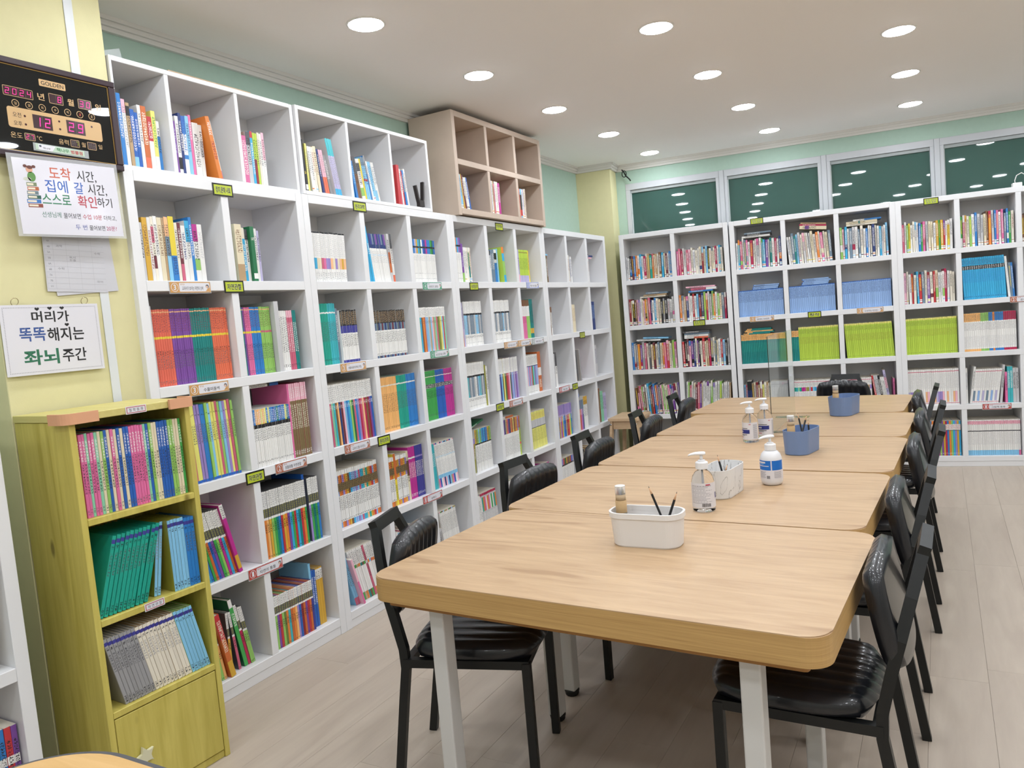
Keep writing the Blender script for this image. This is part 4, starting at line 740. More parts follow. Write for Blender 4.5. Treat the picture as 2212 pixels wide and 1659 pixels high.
def make_chair(label, loc, rz):
    t = thing('side_chair', label, 'chair', loc, rz, 'black vinyl chairs around the tables')
    o = obj('seat', pad(0.205, 0.195, 0.05, 24, 40, 8, 'x', 0.012), M_LEATHER, t); o.location = (0.048, 0, 0.436)
    # backrest: pad turned upright, its face towards +x
    bp = pad(0.132, 0.184, 0.046, 20, 48, 9, 'x', 0.012, 0.27, 0.012)
    o = obj('backrest', bp, M_LEATHER, t); o.matrix_local = Matrix.Translation((-0.182, 0, 0.653)) @ Matrix.Rotation(R(101), 4, 'Y') @ Matrix.Diagonal((-1, -1, 1, 1))
    for s in (-1, 1):
        V, F = sweep([(-0.222, s * 0.162, 0.0), (-0.178, s * 0.168, 0.28), (-0.162, s * 0.168, 0.38), (-0.164, s * 0.168, 0.44), (-0.182, s * 0.166, 0.52), (-0.206, s * 0.158, 0.61), (-0.230, s * 0.126, 0.70), (-0.254, s * 0.084, 0.79)], 0.024, 0.026)
        obj('leg', mesh('leg', V, F), M_BLACKM, t)
        box('leg', 0.20, 0.226, s * 0.172 - 0.013, s * 0.172 + 0.013, 0.0, 0.405, M_BLACKM, t, 0.002)
    bm = bmesh.new(); bm_box(bm, -0.165, 0.222, -0.182, -0.158, 0.385, 0.4105); bm_box(bm, -0.165, 0.222, 0.158, 0.182, 0.385, 0.4105); bm_box(bm, 0.19, 0.222, -0.158, 0.158, 0.388, 0.4105); bm_box(bm, -0.165, -0.141, -0.158, 0.158, 0.388, 0.4105)
    obj('seat_frame', bm_mesh('seat_frame', bm), M_BLACKM, t)
    V, F = sweep([(-0.2565, s * 0.090, 0.795) for s in (-1.06, -0.9, -0.5, 0, 0.5, 0.9, 1.06)], 0.036, 0.026, side=(-0.32, 0, 1))
    obj('handle', mesh('handle', V, F), M_BLACKM, t)
    return t
CH = [((1.165, 0.185, 0), 16, 'black vinyl chair pushed under the nearest table on the bookcase side'),
      ((1.150, 1.010, 0), -4, 'black vinyl chair at the second table on the bookcase side'),
      ((1.175, 1.690, 0), 2, 'black vinyl chair at the third table on the bookcase side'),
      ((1.190, 2.455, 0), 4, 'black vinyl chair at the fourth table on the bookcase side, before the stool'),
      ((1.165, 3.252, 0), 3, 'black vinyl chair at the farthest table on the bookcase side'),
      ((2.200, 0.214, 0), 179, 'black vinyl chair at the nearest table on the aisle side'),
      ((2.205, 0.930, 0), 180, 'black vinyl chair at the second table on the aisle side'),
      ((2.236, 1.786, 0), 180, 'black vinyl chair at the third table on the aisle side'),
      ((2.243, 2.552, 0), 180, 'black vinyl chair at the fourth table on the aisle side'),
      ((2.214, 3.345, 0), 179, 'black vinyl chair at the farthest table on the aisle side'),
      ((1.865, 3.905, 0), 262, 'black vinyl chair at the head of the tables, facing the viewer')]
c0 = None
for loc, a, lb in CH:
    if c0 is None: c0 = make_chair(lb, loc, R(a))
    else:
        c = copy_tree(c0); c.location = loc; c.rotation_euler = (0, 0, R(a)); c['label'] = lb

# ------------------------------------------------------------------ step stool, near desk
st = thing('step_stool', 'raw pine step stool with a slot in its top, by the corner column', 'stool', (0.17, 4.37, 0), R(3))
bm = bmesh.new(); tp = rrect(0.265, 0.40, 0.012, 3); sl = rrect(0.022, 0.085, 0.0105, 4)
prism('top', tp, 0.49, 0.512, M_STOOL, st, 0.003)
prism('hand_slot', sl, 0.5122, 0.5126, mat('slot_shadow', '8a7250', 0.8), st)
for sx in (-1, 1):
    for sy in (-1, 1):
        V, F = sweep([(sx * 0.145, sy * 0.205, 0.0), (sx * 0.105, sy * 0.165, 0.489)], 0.05, 0.02)
        lg = obj('leg', mesh('leg', V, F), M_STOOL, st)
        b = lathe('bolt', [(0.0, 0.0), (0.008, 0.0005), (0.009, 0.003), (0.0, 0.006)], mat('bolt_steel', 'c8c8c8', 0.25, metal=1.0), lg, 12); b.location = (sx * 0.108, sy * 0.1925, 0.462); b.rotation_euler = (R(90) if sy < 0 else R(-90), 0, 0)
    box('rail', sx * 0.106 - 0.009, sx * 0.106 + 0.009, -0.142, 0.142, 0.42, 0.4895, M_STOOL, st)
    box('rail', -0.094, 0.094, sx * 0.168 - 0.009, sx * 0.168 + 0.009, 0.42, 0.4895, M_STOOL, st)
    box('stretcher', -0.094, 0.094, sx * 0.19 - 0.009, sx * 0.19 + 0.009, 0.16, 0.20, M_STOOL, st)
dk = thing('side_desk', 'pale wood desk corner with a rounded dark grey edge, cut off by the frame', 'desk', (1.24, -1.42, 0), 0)
M_DESK = wood('pale_desk_top', 'c9a065', 'dab37c', (1.2, 9, 9), 4.0, 0.45, wave=0.15); M_DGREY = mat('dark_grey_edge', '56565a', 0.5)
prism('edge_band', rrect(0.818, 1.008, 0.214, 12), 0.572, 0.5965, M_DGREY, dk)
prism('desk_top', rrect(0.79, 0.98, 0.20, 12), 0.5968, 0.600, M_DESK, dk, 0.001)
for sx in (-1, 1):
    for sy in (-1, 1):
        if sx == 1 and sy == 1: continue
        lathe('leg', [(0.0, 0), (0.02, 0), (0.022, 0.02), (0.022, 0.572), (0.0, 0.572)], M_DGREY, dk, 16, (sx * 0.28, sy * 0.38, 0))
lathe('leg', [(0.0, 0), (0.02, 0), (0.022, 0.02), (0.022, 0.572), (0.0, 0.572)], M_DGREY, dk, 16, (0.28, 0.38, 0))
# ------------------------------------------------------------------ things on the tables
ZT = 0.7203
def bin_(label, loc, rz, L, Wd, Hh, m, rimc=None, marble=False):
    t = thing('desk_bin', label, 'desk bin', loc, rz, 'desk bins for pencils')
    n = 10; r = Wd * 0.42
    def ring(w, h, z, rr): return [(x, y, z) for x, y in rrect(w, h, max(rr, 0.004), n)]
    V = []; rings = [ring(L * .90, Wd * .90, 0.0, r * .9), ring(L * .93, Wd * .93, 0.004, r * .93), ring(L, Wd, Hh, r), ring(L - .006, Wd - .006, Hh, r - .003), ring(L * .93 - .006, Wd * .93 - .006, 0.006, r * .9)]
    k = len(rings[0]); F = []
    for q in rings: V += q
    for a in range(4):
        for i in range(k): F.append((a * k + i, a * k + (i + 1) % k, (a + 1) * k + (i + 1) % k, (a + 1) * k + i))
    F.append(tuple(range(k))[::-1]); F.append(tuple(4 * k + i for i in range(k)))
    obj('body', mesh('body', V, F, False), m, t)
    if rimc:
        q0, q1 = rrect(L + .005, Wd + .005, r + .002, n), rrect(L - .008, Wd - .008, r - .004, n)
        V = [(x, y, z) for z in (Hh - .014, Hh + .001) for x, y in q0] + [(x, y, z) for z in (Hh + .001, Hh - .014) for x, y in q1]; F = []
        for a in range(3):
            for i in range(k): F.append((a * k + i, a * k + (i + 1) % k, (a + 1) * k + (i + 1) % k, (a + 1) * k + i))
        for i in range(k): F.append((3 * k + i, 3 * k + (i + 1) % k, (i + 1) % k, i))
        obj('rim', mesh('rim', V, F), rimc, t)
    return t
M_BINW = mat('white_plastic', 'dedbd9', 0.35); M_BLUE = mat('dusty_blue_plastic', '6f86ae', 0.35); M_CORK = mat('cork_base', '8a6a48', 0.8)
def marble_mat():
    m, t, b = nt('marble_print_plastic'); N = t.nodes.new; L = t.links.new
    tc = N('ShaderNodeTexCoord'); mp = N('ShaderNodeMapping'); mp.inputs['Scale'].default_value = (9, 9, 3); L(tc.outputs['Object'], mp.inputs[0])
    n = N('ShaderNodeTexNoise'); n.inputs['Scale'].default_value = 1.6; n.inputs['Detail'].default_value = 5; n.inputs['Distortion'].default_value = 1.6; L(mp.outputs[0], n.inputs['Vector'])
    s = N('ShaderNodeMath'); s.operation = 'SUBTRACT'; s.inputs[1].default_value = 0.5; L(n.outputs['Fac'], s.inputs[0]); a = N('ShaderNodeMath'); a.operation = 'ABSOLUTE'; L(s.outputs[0], a.inputs[0])
    r = N('ShaderNodeMapRange'); r.inputs['From Min'].default_value = 0.0; r.inputs['From Max'].default_value = 0.010; r.inputs['To Min'].default_value = 0.75; r.inputs['To Max'].default_value = 0.0; L(a.outputs[0], r.inputs['Value'])
    mx = N('ShaderNodeMix'); mx.data_type = 'RGBA'; mx.inputs['A'].default_value = (*H('dddcdb'), 1); mx.inputs['B'].default_value = (*H('6c675f'), 1); L(r.outputs[0], mx.inputs['Factor']); L(mx.outputs['Result'], b.inputs['Base Color']); b.inputs['Roughness'].default_value = 0.35
    return m
M_MARBLE = marble_mat()
bin_('white oval desk bin with a raised rim on the nearest table', (1.742, 0.288, ZT), R(1), 0.215, 0.105, 0.098, M_BINW, M_BINW)
bin_('white marble-patterned desk bin behind the clear pump bottle', (1.808, 0.915, ZT), R(83), 0.205, 0.11, 0.102, M_MARBLE)
bin_('dusty blue desk bin with three pencils on the third table', (1.958, 1.712, ZT), R(77), 0.205, 0.112, 0.105, M_BLUE)
bin_('dusty blue desk bin nearest the windows, on the fourth table', (2.020, 2.835, ZT), R(76), 0.215, 0.13, 0.105, M_BLUE)
M_PENC = mat('black_pencil_lacquer', '17171a', 0.3); M_PWOOD = mat('pencil_wood', 'd0a580', 0.7); M_LEAD = mat('graphite', '3a3a3c', 0.4)
def pencil(label, base, tip, name='pencil'):
    b = Vector(base); d = Vector(tip) - b; L = d.length
    t = thing(name, label, 'pencil', base, 0, 'pencils in the desk bins'); t.rotation_mode = 'QUATERNION'; t.rotation_quaternion = Vector((0, 0, 1)).rotation_difference(d)
    lathe('barrel', [(0.0, 0.0), (0.0037, 0.0), (0.0037, L - 0.026), (0.0036, L - 0.025)], M_PENC, t, 6, smooth=False)
    lathe('sharpened_wood', [(0.0036, L - 0.025), (0.0012, L - 0.006)], M_PWOOD, t, 12); lathe('lead', [(0.0012, L - 0.006), (0.0002, L)], M_LEAD, t, 10)
pencil('black pencil leaning left in the white bin, point up', (1.805, 0.305, ZT + 0.008), (1.742, 0.318, ZT + 0.163))
pencil('black pencil leaning right in the white bin, point up', (1.785, 0.265, ZT + 0.008), (1.838, 0.285, ZT + 0.158))
pencil('black pencil in the marble bin, leaning left', (1.820, 0.925, ZT + 0.008), (1.783, 0.955, ZT + 0.132))
pencil('short black pencil in the marble bin', (1.805, 0.87, ZT + 0.008), (1.832, 0.90, ZT + 0.112))
pencil('black pencil leaning left in the third table blue bin', (1.975, 1.715, ZT + 0.008), (1.940, 1.758, ZT + 0.165))
pencil('black pencil leaning right in the third table blue bin', (1.945, 1.66, ZT + 0.008), (1.985, 1.715, ZT + 0.163))
pencil('stubby black pencil at the back of the third table blue bin', (1.985, 1.76, ZT + 0.03), (1.978, 1.785, ZT + 0.132))
# tubes of coloured pencils
M_KRAFT = mat('kraft_card', 'b3946a', 0.8, noise=0.15, nscale=40); M_KRAFT2 = mat('kraft_card_pale', 'b9a283', 0.8); M_PRINT = mat('printed_kraft_band', '6d675a', 0.7, noise=0.5, nscale=90)
M_CAPC = mat('clear_tube_cap', (0.9, 0.9, 0.9), 0.12, alpha=0.35); M_CAPR = mat('white_cap_top', 'e4e2de', 0.4)
def ctube(label, loc, h0=0.0):
    t = thing('pencil_tube', label, 'pencil tube', loc, 0, 'kraft tubes of coloured pencils')
    lathe('tube', [(0.0, 0), (0.0165, 0), (0.0165, 0.062), (0.0, 0.062)], M_KRAFT, t, 24)
    lathe('printed_band', [(0.0168, 0.004), (0.0168, 0.026)], M_PRINT, t, 24)
    lathe('collar', [(0.0150, 0.062), (0.0150, 0.080), (0.0135, 0.080), (0.0135, 0.063)], M_KRAFT2, t, 24)
    lathe('cap', [(0.0155, 0.080), (0.0153, 0.104)], M_CAPC, t, 24); lathe('cap_top', [(0.0, 0.106), (0.0150, 0.1055), (0.0158, 0.1035)], M_CAPR, t, 24)
    for k, c in enumerate(('8f7b4a', '4f8f6a', '9c8a62', 'a05a4a', '6a6f86')):
        a = 2 * math.pi * k / 5; q = lathe('coloured_pencil', [(0.0, 0.063), (0.0036, 0.063), (0.0036, 0.086), (0.0006, 0.0995)], mat('tube_pencil_%d' % k, c, 0.6), t, 8); q.location = (0.008 * math.cos(a), 0.008 * math.sin(a), 0)
ctube('kraft pencil tube with clear cap standing in the white bin', (1.662, 0.295, ZT + 0.062))
ctube('kraft pencil tube standing in the third table blue bin', (1.925, 1.662, ZT + 0.062))
ctube('kraft pencil tube standing in the blue bin nearest the windows', (1.985, 2.775, ZT + 0.062))
for x_, y_, b_ in ((1.662, 0.295, 'white bin'), (1.925, 1.662, 'third table blue bin'), (1.985, 2.775, 'farther blue bin')):
    t = thing('eraser', 'white eraser block under the pencil tube in the %s' % b_, 'eraser', (x_, y_, ZT + 0.0065), 0, 'erasers in the desk bins'); box('block', -0.014, 0.014, -0.018, 0.018, 0, 0.0545, M_BINW, t)
# pump bottles
M_GEL = mat('clear_gel_bottle', (0.97, 0.975, 0.985), 0.04, trans=1.0, ior=1.18); M_PUMP = mat('white_pump_plastic', 'e4e4e6', 0.35); M_LABW = mat('white_label_film', 'd6d4d8', 0.4)
M_NAVY = mat('navy_print', '27317a', 0.45); M_LBLUE = mat('blue_print', '1469c0', 0.4); M_GTXT = mat('grey_print', '8b8b92', 0.5); M_RPR = mat('red_print', 'b8344a', 0.5)
def arc(name, r, a0, a1, z0, z1, m, parent, n=10, sy=1.0):
    V, F = [], []
    for i in range(n + 1):
        a = R(a0 + (a1 - a0) * i / n); V += [(r * math.cos(a), r * math.sin(a) * sy, z0), (r * math.cos(a), r * math.sin(a) * sy, z1)]
    for i in range(n): F.append((2 * i, 2 * i + 2, 2 * i + 3, 2 * i + 1))
    return obj(name, mesh(name, V, F, True), m, parent)
def pump(t, z, ang):
    lathe('collar', [(0.0, z), (0.0205, z), (0.0205, z + 0.02), (0.0185, z + 0.0225), (0.012, z + 0.024), (0.012, z + 0.028), (0.0, z + 0.03)], M_PUMP, t, 24, smooth=False)
    lathe('pump_stem', [(0.0, z + 0.028), (0.0055, z + 0.028), (0.0048, z + 0.046), (0.0, z + 0.046)], M_PUMP, t, 14)
    V, F = [], []; prof = [(-0.014, 0.010, .0045), (-0.008, 0.0125, .006), (0.006, 0.012, .006), (0.02, 0.009, .005), (0.034, 0.0065, .004), (0.042, 0.0045, .003)]
    for x, wy, hz in prof:
        dz = -0.006 * max(0, (x - 0.015) / 0.027) ** 2
        for k in range(10):
            a = 2 * math.pi * k / 10; V.append((x, wy * math.cos(a), z + 0.05 + dz + hz * math.sin(a)))
    for i in range(len(prof) - 1):
        for k in range(10): F.append((i * 10 + k, (i + 1) * 10 + k, (i + 1) * 10 + (k + 1) % 10, i * 10 + (k + 1) % 10))
    F += [tuple(range(10)), tuple(range(50, 60))[::-1]]
    o = obj('nozzle', mesh('nozzle', V, F, True), M_PUMP, t); o.rotation_euler = (0, 0, R(ang))
def gel(label, loc, face, front, spout):
    """face: direction of the label (degrees); front: brand side (True) or small print side"""
    t = thing('pump_bottle', label, 'pump bottle', loc, 0, 'clear hand gel pump bottles')
    lathe('bottle', [(0.0, 0.0), (0.031, 0.0), (0.0365, 0.004), (0.0375, 0.012), (0.0375, 0.088), (0.0365, 0.102), (0.032, 0.118), (0.024, 0.130), (0.0165, 0.136), (0.0165, 0.141), (0.0, 0.141)], M_GEL, t, 36)
    lathe('dip_tube', [(0.0, 0.01), (0.003, 0.01), (0.003, 0.14), (0.0, 0.14)], mat('pale_tube', 'cfd3da', 0.3), t, 8)
    pump(t, 0.141, spout)
    r = 0.0381; A = lambda u: face + u
    lb = arc('label', r, A(-88), A(88), 0.016, 0.098, M_LABW, t, 24)
    if front:
        arc('navy_band', r + .0002, A(-80), A(20), 0.045, 0.064, M_NAVY, lb, 14)
        for z_, a0, a1, m in ((0.068, -70, 5, M_INK), (0.088, 15, 30, M_RPR), (0.038, -75, 0, M_INK), (0.034, -75, -20, M_GTXT), (0.026, -75, -35, M_RPR)): arc('print_line', r + .0002, A(a0), A(a1), z_, z_ + 0.0028, m, lb, 10)
        for k in range(16): arc('print_line', r + .0002, A(45), A(80), 0.022 + k * .0043, 0.0238 + k * .0043, M_GTXT, lb, 5)
        for k in range(4): arc('print_line', r + .0004, A(-68 + k * 9), A(-62 + k * 9), 0.051, 0.058, M_LABW, lb, 3)
    else:
        for k in range(13): arc('print_line', r + .0002, A(-70), A([38, 20, 5, 42, 10, 28, 40, 34, 8, 30, 12, 40, 15][k]), 0.088 - k * .0047, 0.0893 - k * .0047, M_GTXT if k else M_INK, lb, 8)
        rb = random.Random(3); a = -12
        while a < 30:
            ww = rb.choice([1.2, 2, 2.8]); arc('barcode_bar', r + .0002, A(a), A(a + ww), 0.020, 0.031, M_INK, lb, 2); a += ww + rb.choice([1.2, 2])
        arc('red_mark', r + .0002, A(10), A(34), 0.0905, 0.0945, M_RPR, lb, 5); arc('navy_band', r + .0002, A(66), A(82), 0.045, 0.064, M_NAVY, lb, 5)
gel('clear gel pump bottle showing small print and a barcode', (1.802, 0.678, ZT), -72, False, 195)
gel('clear gel pump bottle with navy band, nearer of the pair', (1.690, 1.955, ZT), -105, True, 200)
gel('clear gel pump bottle with navy band, behind its twin', (1.735, 2.075, ZT), -70, True, 190)
t = thing('pump_bottle', 'white lotion pump bottle with two bright blue label fields', 'pump bottle', (1.945, 1.085, ZT), 0)
lathe('bottle', [(0.0, 0.0), (0.028, 0.0), (0.035, 0.004), (0.0385, 0.014), (0.0395, 0.03), (0.0395, 0.085), (0.038, 0.100), (0.033, 0.114), (0.025, 0.123), (0.017, 0.127), (0.0, 0.127)], mat('white_bottle_plastic', 'dcdcdf', 0.3), t, 36)
pump(t, 0.127, 215)
lb = arc('label', 0.0397, -190, 10, 0.024, 0.094, M_LABW, t, 26)
arc('blue_field', .0399, -165, -82, 0.058, 0.093, M_LBLUE, lb, 14); arc('blue_field', .0399, -76, -10, 0.058, 0.093, M_LBLUE, lb, 12)
arc('brand_print', .0401, -160, -110, 0.083, 0.089, M_LABW, lb, 8); arc('brand_print', .0401, -152, -120, 0.0785, 0.081, mat('pale_blue_print', '7fb0e0', 0.5), lb, 6); arc('white_rule', .0401, -160, -92, 0.072, 0.0745, M_LABW, lb, 10)
for k in range(8):
    arc('print_line', .0399, -150, -108 - 3 * (k % 3), 0.052 - k * .0032, 0.0532 - k * .0032, M_GTXT, lb, 5); arc('print_line', .0399, -66, -22 - 4 * (k % 2), 0.052 - k * .0032, 0.0532 - k * .0032, M_GTXT, lb, 5)
for k in range(5): arc('barcode_bar', .0399, -104 + k * 3.4, -102 + k * 3.4, 0.027, 0.038, M_INK, lb, 2)
# acrylic screen
M_ACR = mat('clear_acrylic', (0.93, 0.97, 0.95), 0.02, trans=1.0, ior=1.05, spec=0.6); M_ACE = mat('dark_acrylic_edge', '2c3330', 0.2)
t = thing('acrylic_screen', 'clear acrylic divider panel standing on the fourth table', 'divider screen', (1.755, 2.142, ZT), 0)
box('panel', -0.0015, 0.0015, 0.0025, 0.708, 0.0032, 0.492, M_ACR, t, 0)
box('near_edge', -0.0016, 0.0016, 0.0, 0.0024, 0.0032, 0.492, M_ACE, t, 0)
for y_ in (0.09, 0.60): box('foot_plate', -0.09, 0.09, y_ - 0.025, y_ + 0.025, 0.0, 0.003, M_ACR, t, 0)

# ------------------------------------------------------------------ clock and notices on the pillar
clk = thing('digital_clock', 'large framed digital wall clock with pink digits reading 12 29', 'clock', (0, 0, 0)); CY0, CY1, CZ0, CZ1 = -0.456, -0.011, 2.036, 2.342
F0 = panel_frame((0.0, 0.0, 0.0), (0, 1, 0)); clk.matrix_world = F0       # local: x = world y, y = world z, z = world x
M_FR = mat('dark_burgundy_frame', '33232a', 0.35); M_GOLD = mat('gold_line', 'c9a35c', 0.35, metal=0.6); M_GLASSB = mat('black_clock_glass', '0b1216', 0.015, spec=0.75)
fr_ = [('frame_bar', CY0, CY1, CZ1 - .02, CZ1), ('frame_bar', CY0, CY1, CZ0, CZ0 + .02), ('frame_bar', CY0, CY0 + .024, CZ0 + .02, CZ1 - .02), ('frame_bar', CY1 - .024, CY1, CZ0 + .02, CZ1 - .02)]
for n_, a, b, c, d in fr_: box(n_, a, b, c, d, -0.0245, 0.014, M_FR, clk, 0.003, 2)
face_ = box('glass_face', CY0 + .024, CY1 - .024, CZ0 + .02, CZ1 - .02, -0.0245, 0.006, M_GLASSB, clk, 0)
g0, g1, h0, h1 = CY0 + .024, CY1 - .024, CZ0 + .02, CZ1 - .02
for a, b, c, d in ((g0, g1, h1 - .0022, h1), (g0, g1, h0, h0 + .0022), (g0, g0 + .0022, h0, h1), (g1 - .0022, g1, h0, h1)): box('gold_line', a, b, c, d, 0.0061, 0.0075, M_GOLD, clk, 0)
M_GP = mat('gold_panel_print', 'c9a676', 0.3); M_DIG = mat('pink_led', 'ff2f8f', 0.4, emit='ff2d86', es=1.6); M_OFF = mat('unlit_led_window', '3a2328', 0.2); M_YEL = mat('yellow_led', 'c9e23a', 0.4, emit='c9e23a', es=1.0); M_GPD = mat('gold_print_dark', '1b1614', 0.4); M_DOT = mat('dark_red_lamp', '3a1012', 0.2); M_GOFF = mat('unlit_grey_segment', '6a6a64', 0.3)
ZF = 0.0063
def rrp(a, b, c, d, r): return [(x + (a + b) / 2, y + (c + d) / 2) for x, y in rrect(b - a, d - c, r, 4)]
SEG = {'0': 'abcdef', '1': 'bc', '2': 'abged', '3': 'abgcd', '4': 'fgbc', '5': 'afgcd', '6': 'afgedc', '7': 'abc', '8': 'abcdefg', '9': 'abcdfg'}
def digit(ch, x, y, w, h, m, t=None, name='digit'):
    t = t or h * 0.11; V, F = [], []; hw, hh = w / 2, h / 2; k = 0.10
    segs = dict(a=(-hw, hw, hh - t, hh), d=(-hw, hw, -hh, -hh + t), g=(-hw, hw, -t / 2, t / 2), f=(-hw, -hw + t, 0, hh), b=(hw - t, hw, 0, hh), e=(-hw, -hw + t, -hh, 0), c=(hw - t, hw, -hh, 0))
    for s in SEG[ch]:
        a, b, c, d = segs[s]; i = len(V); e = 0.0004
        V += [(x + px + k * py, y + py, 0) for px, py in ((a + e, c + e), (b - e, c + e), (b - e, d - e), (a + e, d - e))]; F.append((i, i + 1, i + 2, i + 3))
    return obj(name, mesh(name, V, F), m, face_, (0, 0, ZF + .0006))
def window(a, b, c, d, digs, m=M_DIG, rimm=M_GP, frame=True):
    if frame: flat('digit_frame', rrp(a - .0015, b + .0015, c - .0015, d + .0015, .003), ZF, rimm, face_)
    flat('digit_window', rect(a, b, c, d), ZF + .0002, M_OFF, face_)
    n = len(digs)
    for i, ch in enumerate(digs):
        cx = a + (b - a) * (i + .5) / n
        if i: flat('digit_gap', rect(a + (b - a) * i / n - .0003, a + (b - a) * i / n + .0003, c, d), ZF + .0004, M_GOFF, face_)
        if ch != ' ': digit(ch, cx, (c + d) / 2, (b - a) / n * .55, (d - c) * .68, m)
flat('brand_plate', rrp(-.274, -.187, 2.276, 2.298, .003), ZF, M_GP, face_); letters('GOLDEN', .074, .0125, -.2305, 2.287, ZF + .0003, M_GPD, face_, .008)
window(-.389, -.300, 2.226, 2.253, '2024'); letters('년', .022, .022, -.273, 2.241, ZF, M_GP, face_, .015)
window(-.246, -.202, 2.228, 2.257, ' 8'); letters('월', .022, .022, -.175, 2.242, ZF, M_GP, face_, .015)
window(-.148, -.104, 2.230, 2.259, '30'); letters('일', .021, .022, -.078, 2.244, ZF, M_GP, face_, .015)
for i, ch in enumerate('일월화수목금토'):
    cx = -.357 + .2510 * i / 6; cz = 2.2045 + .004 * i / 6
    flat('day_ring', circ(cx, cz, .0115), ZF, M_GP, face_); flat('day_disc', circ(cx, cz, .0096), ZF + .0002, M_GLASSB, face_); letters(ch, .0085, .009, cx, cz, ZF + .0004, mat('lit_day', 'd0604a', 0.4) if ch == '금' else M_GP, face_)
flat('gold_panel', rrp(-.386, -.076, 2.128, 2.192, .008), ZF, M_GP, face_)
window(-.309, -.247, 2.137, 2.180, '12', frame=False); window(-.199, -.136, 2.139, 2.182, '29', frame=False)
for a, b in ((-.223, 2.172), (-.223, 2.147), (-.111, 2.174), (-.333, 2.169), (-.333, 2.143)): flat('indicator_dot', circ(a, b, .0036, 12), ZF + .0003, M_DOT, face_)
letters('오전', .026, .015, -.357, 2.169, ZF + .0003, M_GPD, face_); letters('오후', .026, .015, -.357, 2.143, ZF + .0003, M_GPD, face_)
letters('온도', .036, .017, -.366, 2.105, ZF, M_GP, face_); window(-.340, -.310, 2.096, 2.115, '27'); letters('°C', .016, .014, -.295, 2.106, ZF, M_GP, face_)
letters('음력', .033, .017, -.216, 2.107, ZF, M_GP, face_); window(-.192, -.164, 2.097, 2.118, '87', M_GOFF); digit('7', -.171, 2.1075, .0077, .0143, M_YEL); letters('월', .014, .015, -.148, 2.108, ZF, M_GP, face_); window(-.133, -.104, 2.097, 2.119, '88', M_GOFF); letters('일', .014, .015, -.088, 2.110, ZF, M_GP, face_)
# name strip stuck on the clock
t = thing('name_strip', 'laminated green name strip stuck on the clock glass', 'name strip', (0, 0, 0)); t.matrix_world = F0 @ Matrix.Translation((-.231, 2.078, 0.0068)) @ Matrix.Rotation(R(-0.5), 4, 'Z')
box('lamination', -.088, .096, -.0135, .0115, 0, .0006, mat('glossy_film', (0.75, 0.8, 0.8), 0.05, alpha=0.35), t, 0); flat('strip', rect(-.081, .081, -.0095, .0095), .0009, mat('pale_green_paper', 'b9cdb9', 0.5), t)
flat('logo_field', [(-.072, -.009), (-.028, -.009), (-.016, .0085), (-.072, .0085)], .0011, M_CARD, t); letters('책나무', .042, .012, .007, 0, .0012, mat('green_ink', '4c8a5c', 0.5), t, .02); letters('범물점', .040, .012, .054, 0, .0012, mat('red_ink', 'b84a4e', 0.5), t, .02)
flat('tree_mark', circ(-.066, .003, .004, 12, .8), .0013, mat('slate_ink', '46525e', 0.5), t); letters('책나무', .024, .006, -.046, -.002, .0013, M_INK, t)
# notice 1: laminated sheet taped under the clock
n1 = thing('paper_notice', 'white laminated notice with coloured handwriting and a stack-of-books picture', 'notice', (0, 0, 0)); n1.matrix_world = F0 @ Matrix.Translation((-.224, 1.921, 0.016)) @ Matrix.Rotation(R(1.6), 4, 'Z')
M_FILM = mat('lamination_film', (0.8, 0.82, 0.84), 0.06, alpha=0.3); M_SHEET = mat('laminated_white_sheet', 'dcdbe4', 0.12)
box('lamination', -.186, .183, -.127, .128, 0, .0006, M_FILM, n1, 0); sh = box('sheet', -.172, .172, -.120, .116, .0004, .0009, M_SHEET, n1, 0); ZN = .0011
for bdy, w_, h_, x_, y_, c_, b_ in (('도착', .072, .040, -.024, .078, 'c8624a', .008), ('시간,', .068, .038, .066, .076, '26262a', .006), ('집에', .074, .040, -.042, .036, '3f68b8', .008), ('갈', .032, .038, .033, .036, '3f68b8', .008), ('시간,', .068, .038, .098, .034, '26262a', .006),
        ('스스로', .094, .032, -.048, -.006, '2f7d58', .008), ('확인', .066, .040, .056, -.008, 'b8404e', .008), ('하기', .054, .032, .118, -.007, '26262a', .006),
        ('선생님께', .062, .018, -.072, -.056, '4a7a6a', .003), ('물어보면', .058, .018, -.004, -.057, '26262a', .003), ('수업 10분', .068, .017, .066, -.058, 'b8404e', .003), ('더하고,', .046, .017, .130, -.059, '26262a', .003), ('두 번', .040, .017, .022, -.093, '4a5aa0', .003), ('물어보면', .056, .017, .078, -.094, '26262a', .003), ('20분?', .038, .016, .130, -.094, 'b04a70', .003)):
    letters(bdy, w_, h_, x_, y_, ZN, mat('ink_' + c_, c_, 0.45), sh, b_)
bx_, yb = -.120, -.036
for k, (wd, c1) in enumerate(((.046, '8a4a3c'), (.044, '3d74b8'), (.042, '2f5d56'), (.036, '6d7f86'), (.036, 'b0623e'), (.032, '7d8a6a'))):
    hh = .0125; y0 = yb + k * .0132; d = (-1) ** k * .0015
    flat('drawn_book', [(bx_ - wd / 2 + d, y0), (bx_ + wd / 2 + d, y0 + .001), (bx_ + wd / 2 + d, y0 + hh), (bx_ - wd / 2 + d, y0 + hh - .001)], ZN, mat('ink_' + c1, c1, 0.5), sh)
    flat('drawn_pages', [(bx_ - wd / 2 + d + .002, y0 + .003), (bx_ + wd * .18 + d, y0 + .0035), (bx_ + wd * .18 + d, y0 + hh - .003), (bx_ - wd / 2 + d + .002, y0 + hh - .0035)], ZN + .0002, mat('ink_e3d9c4', 'e3d9c4', 0.5), sh)
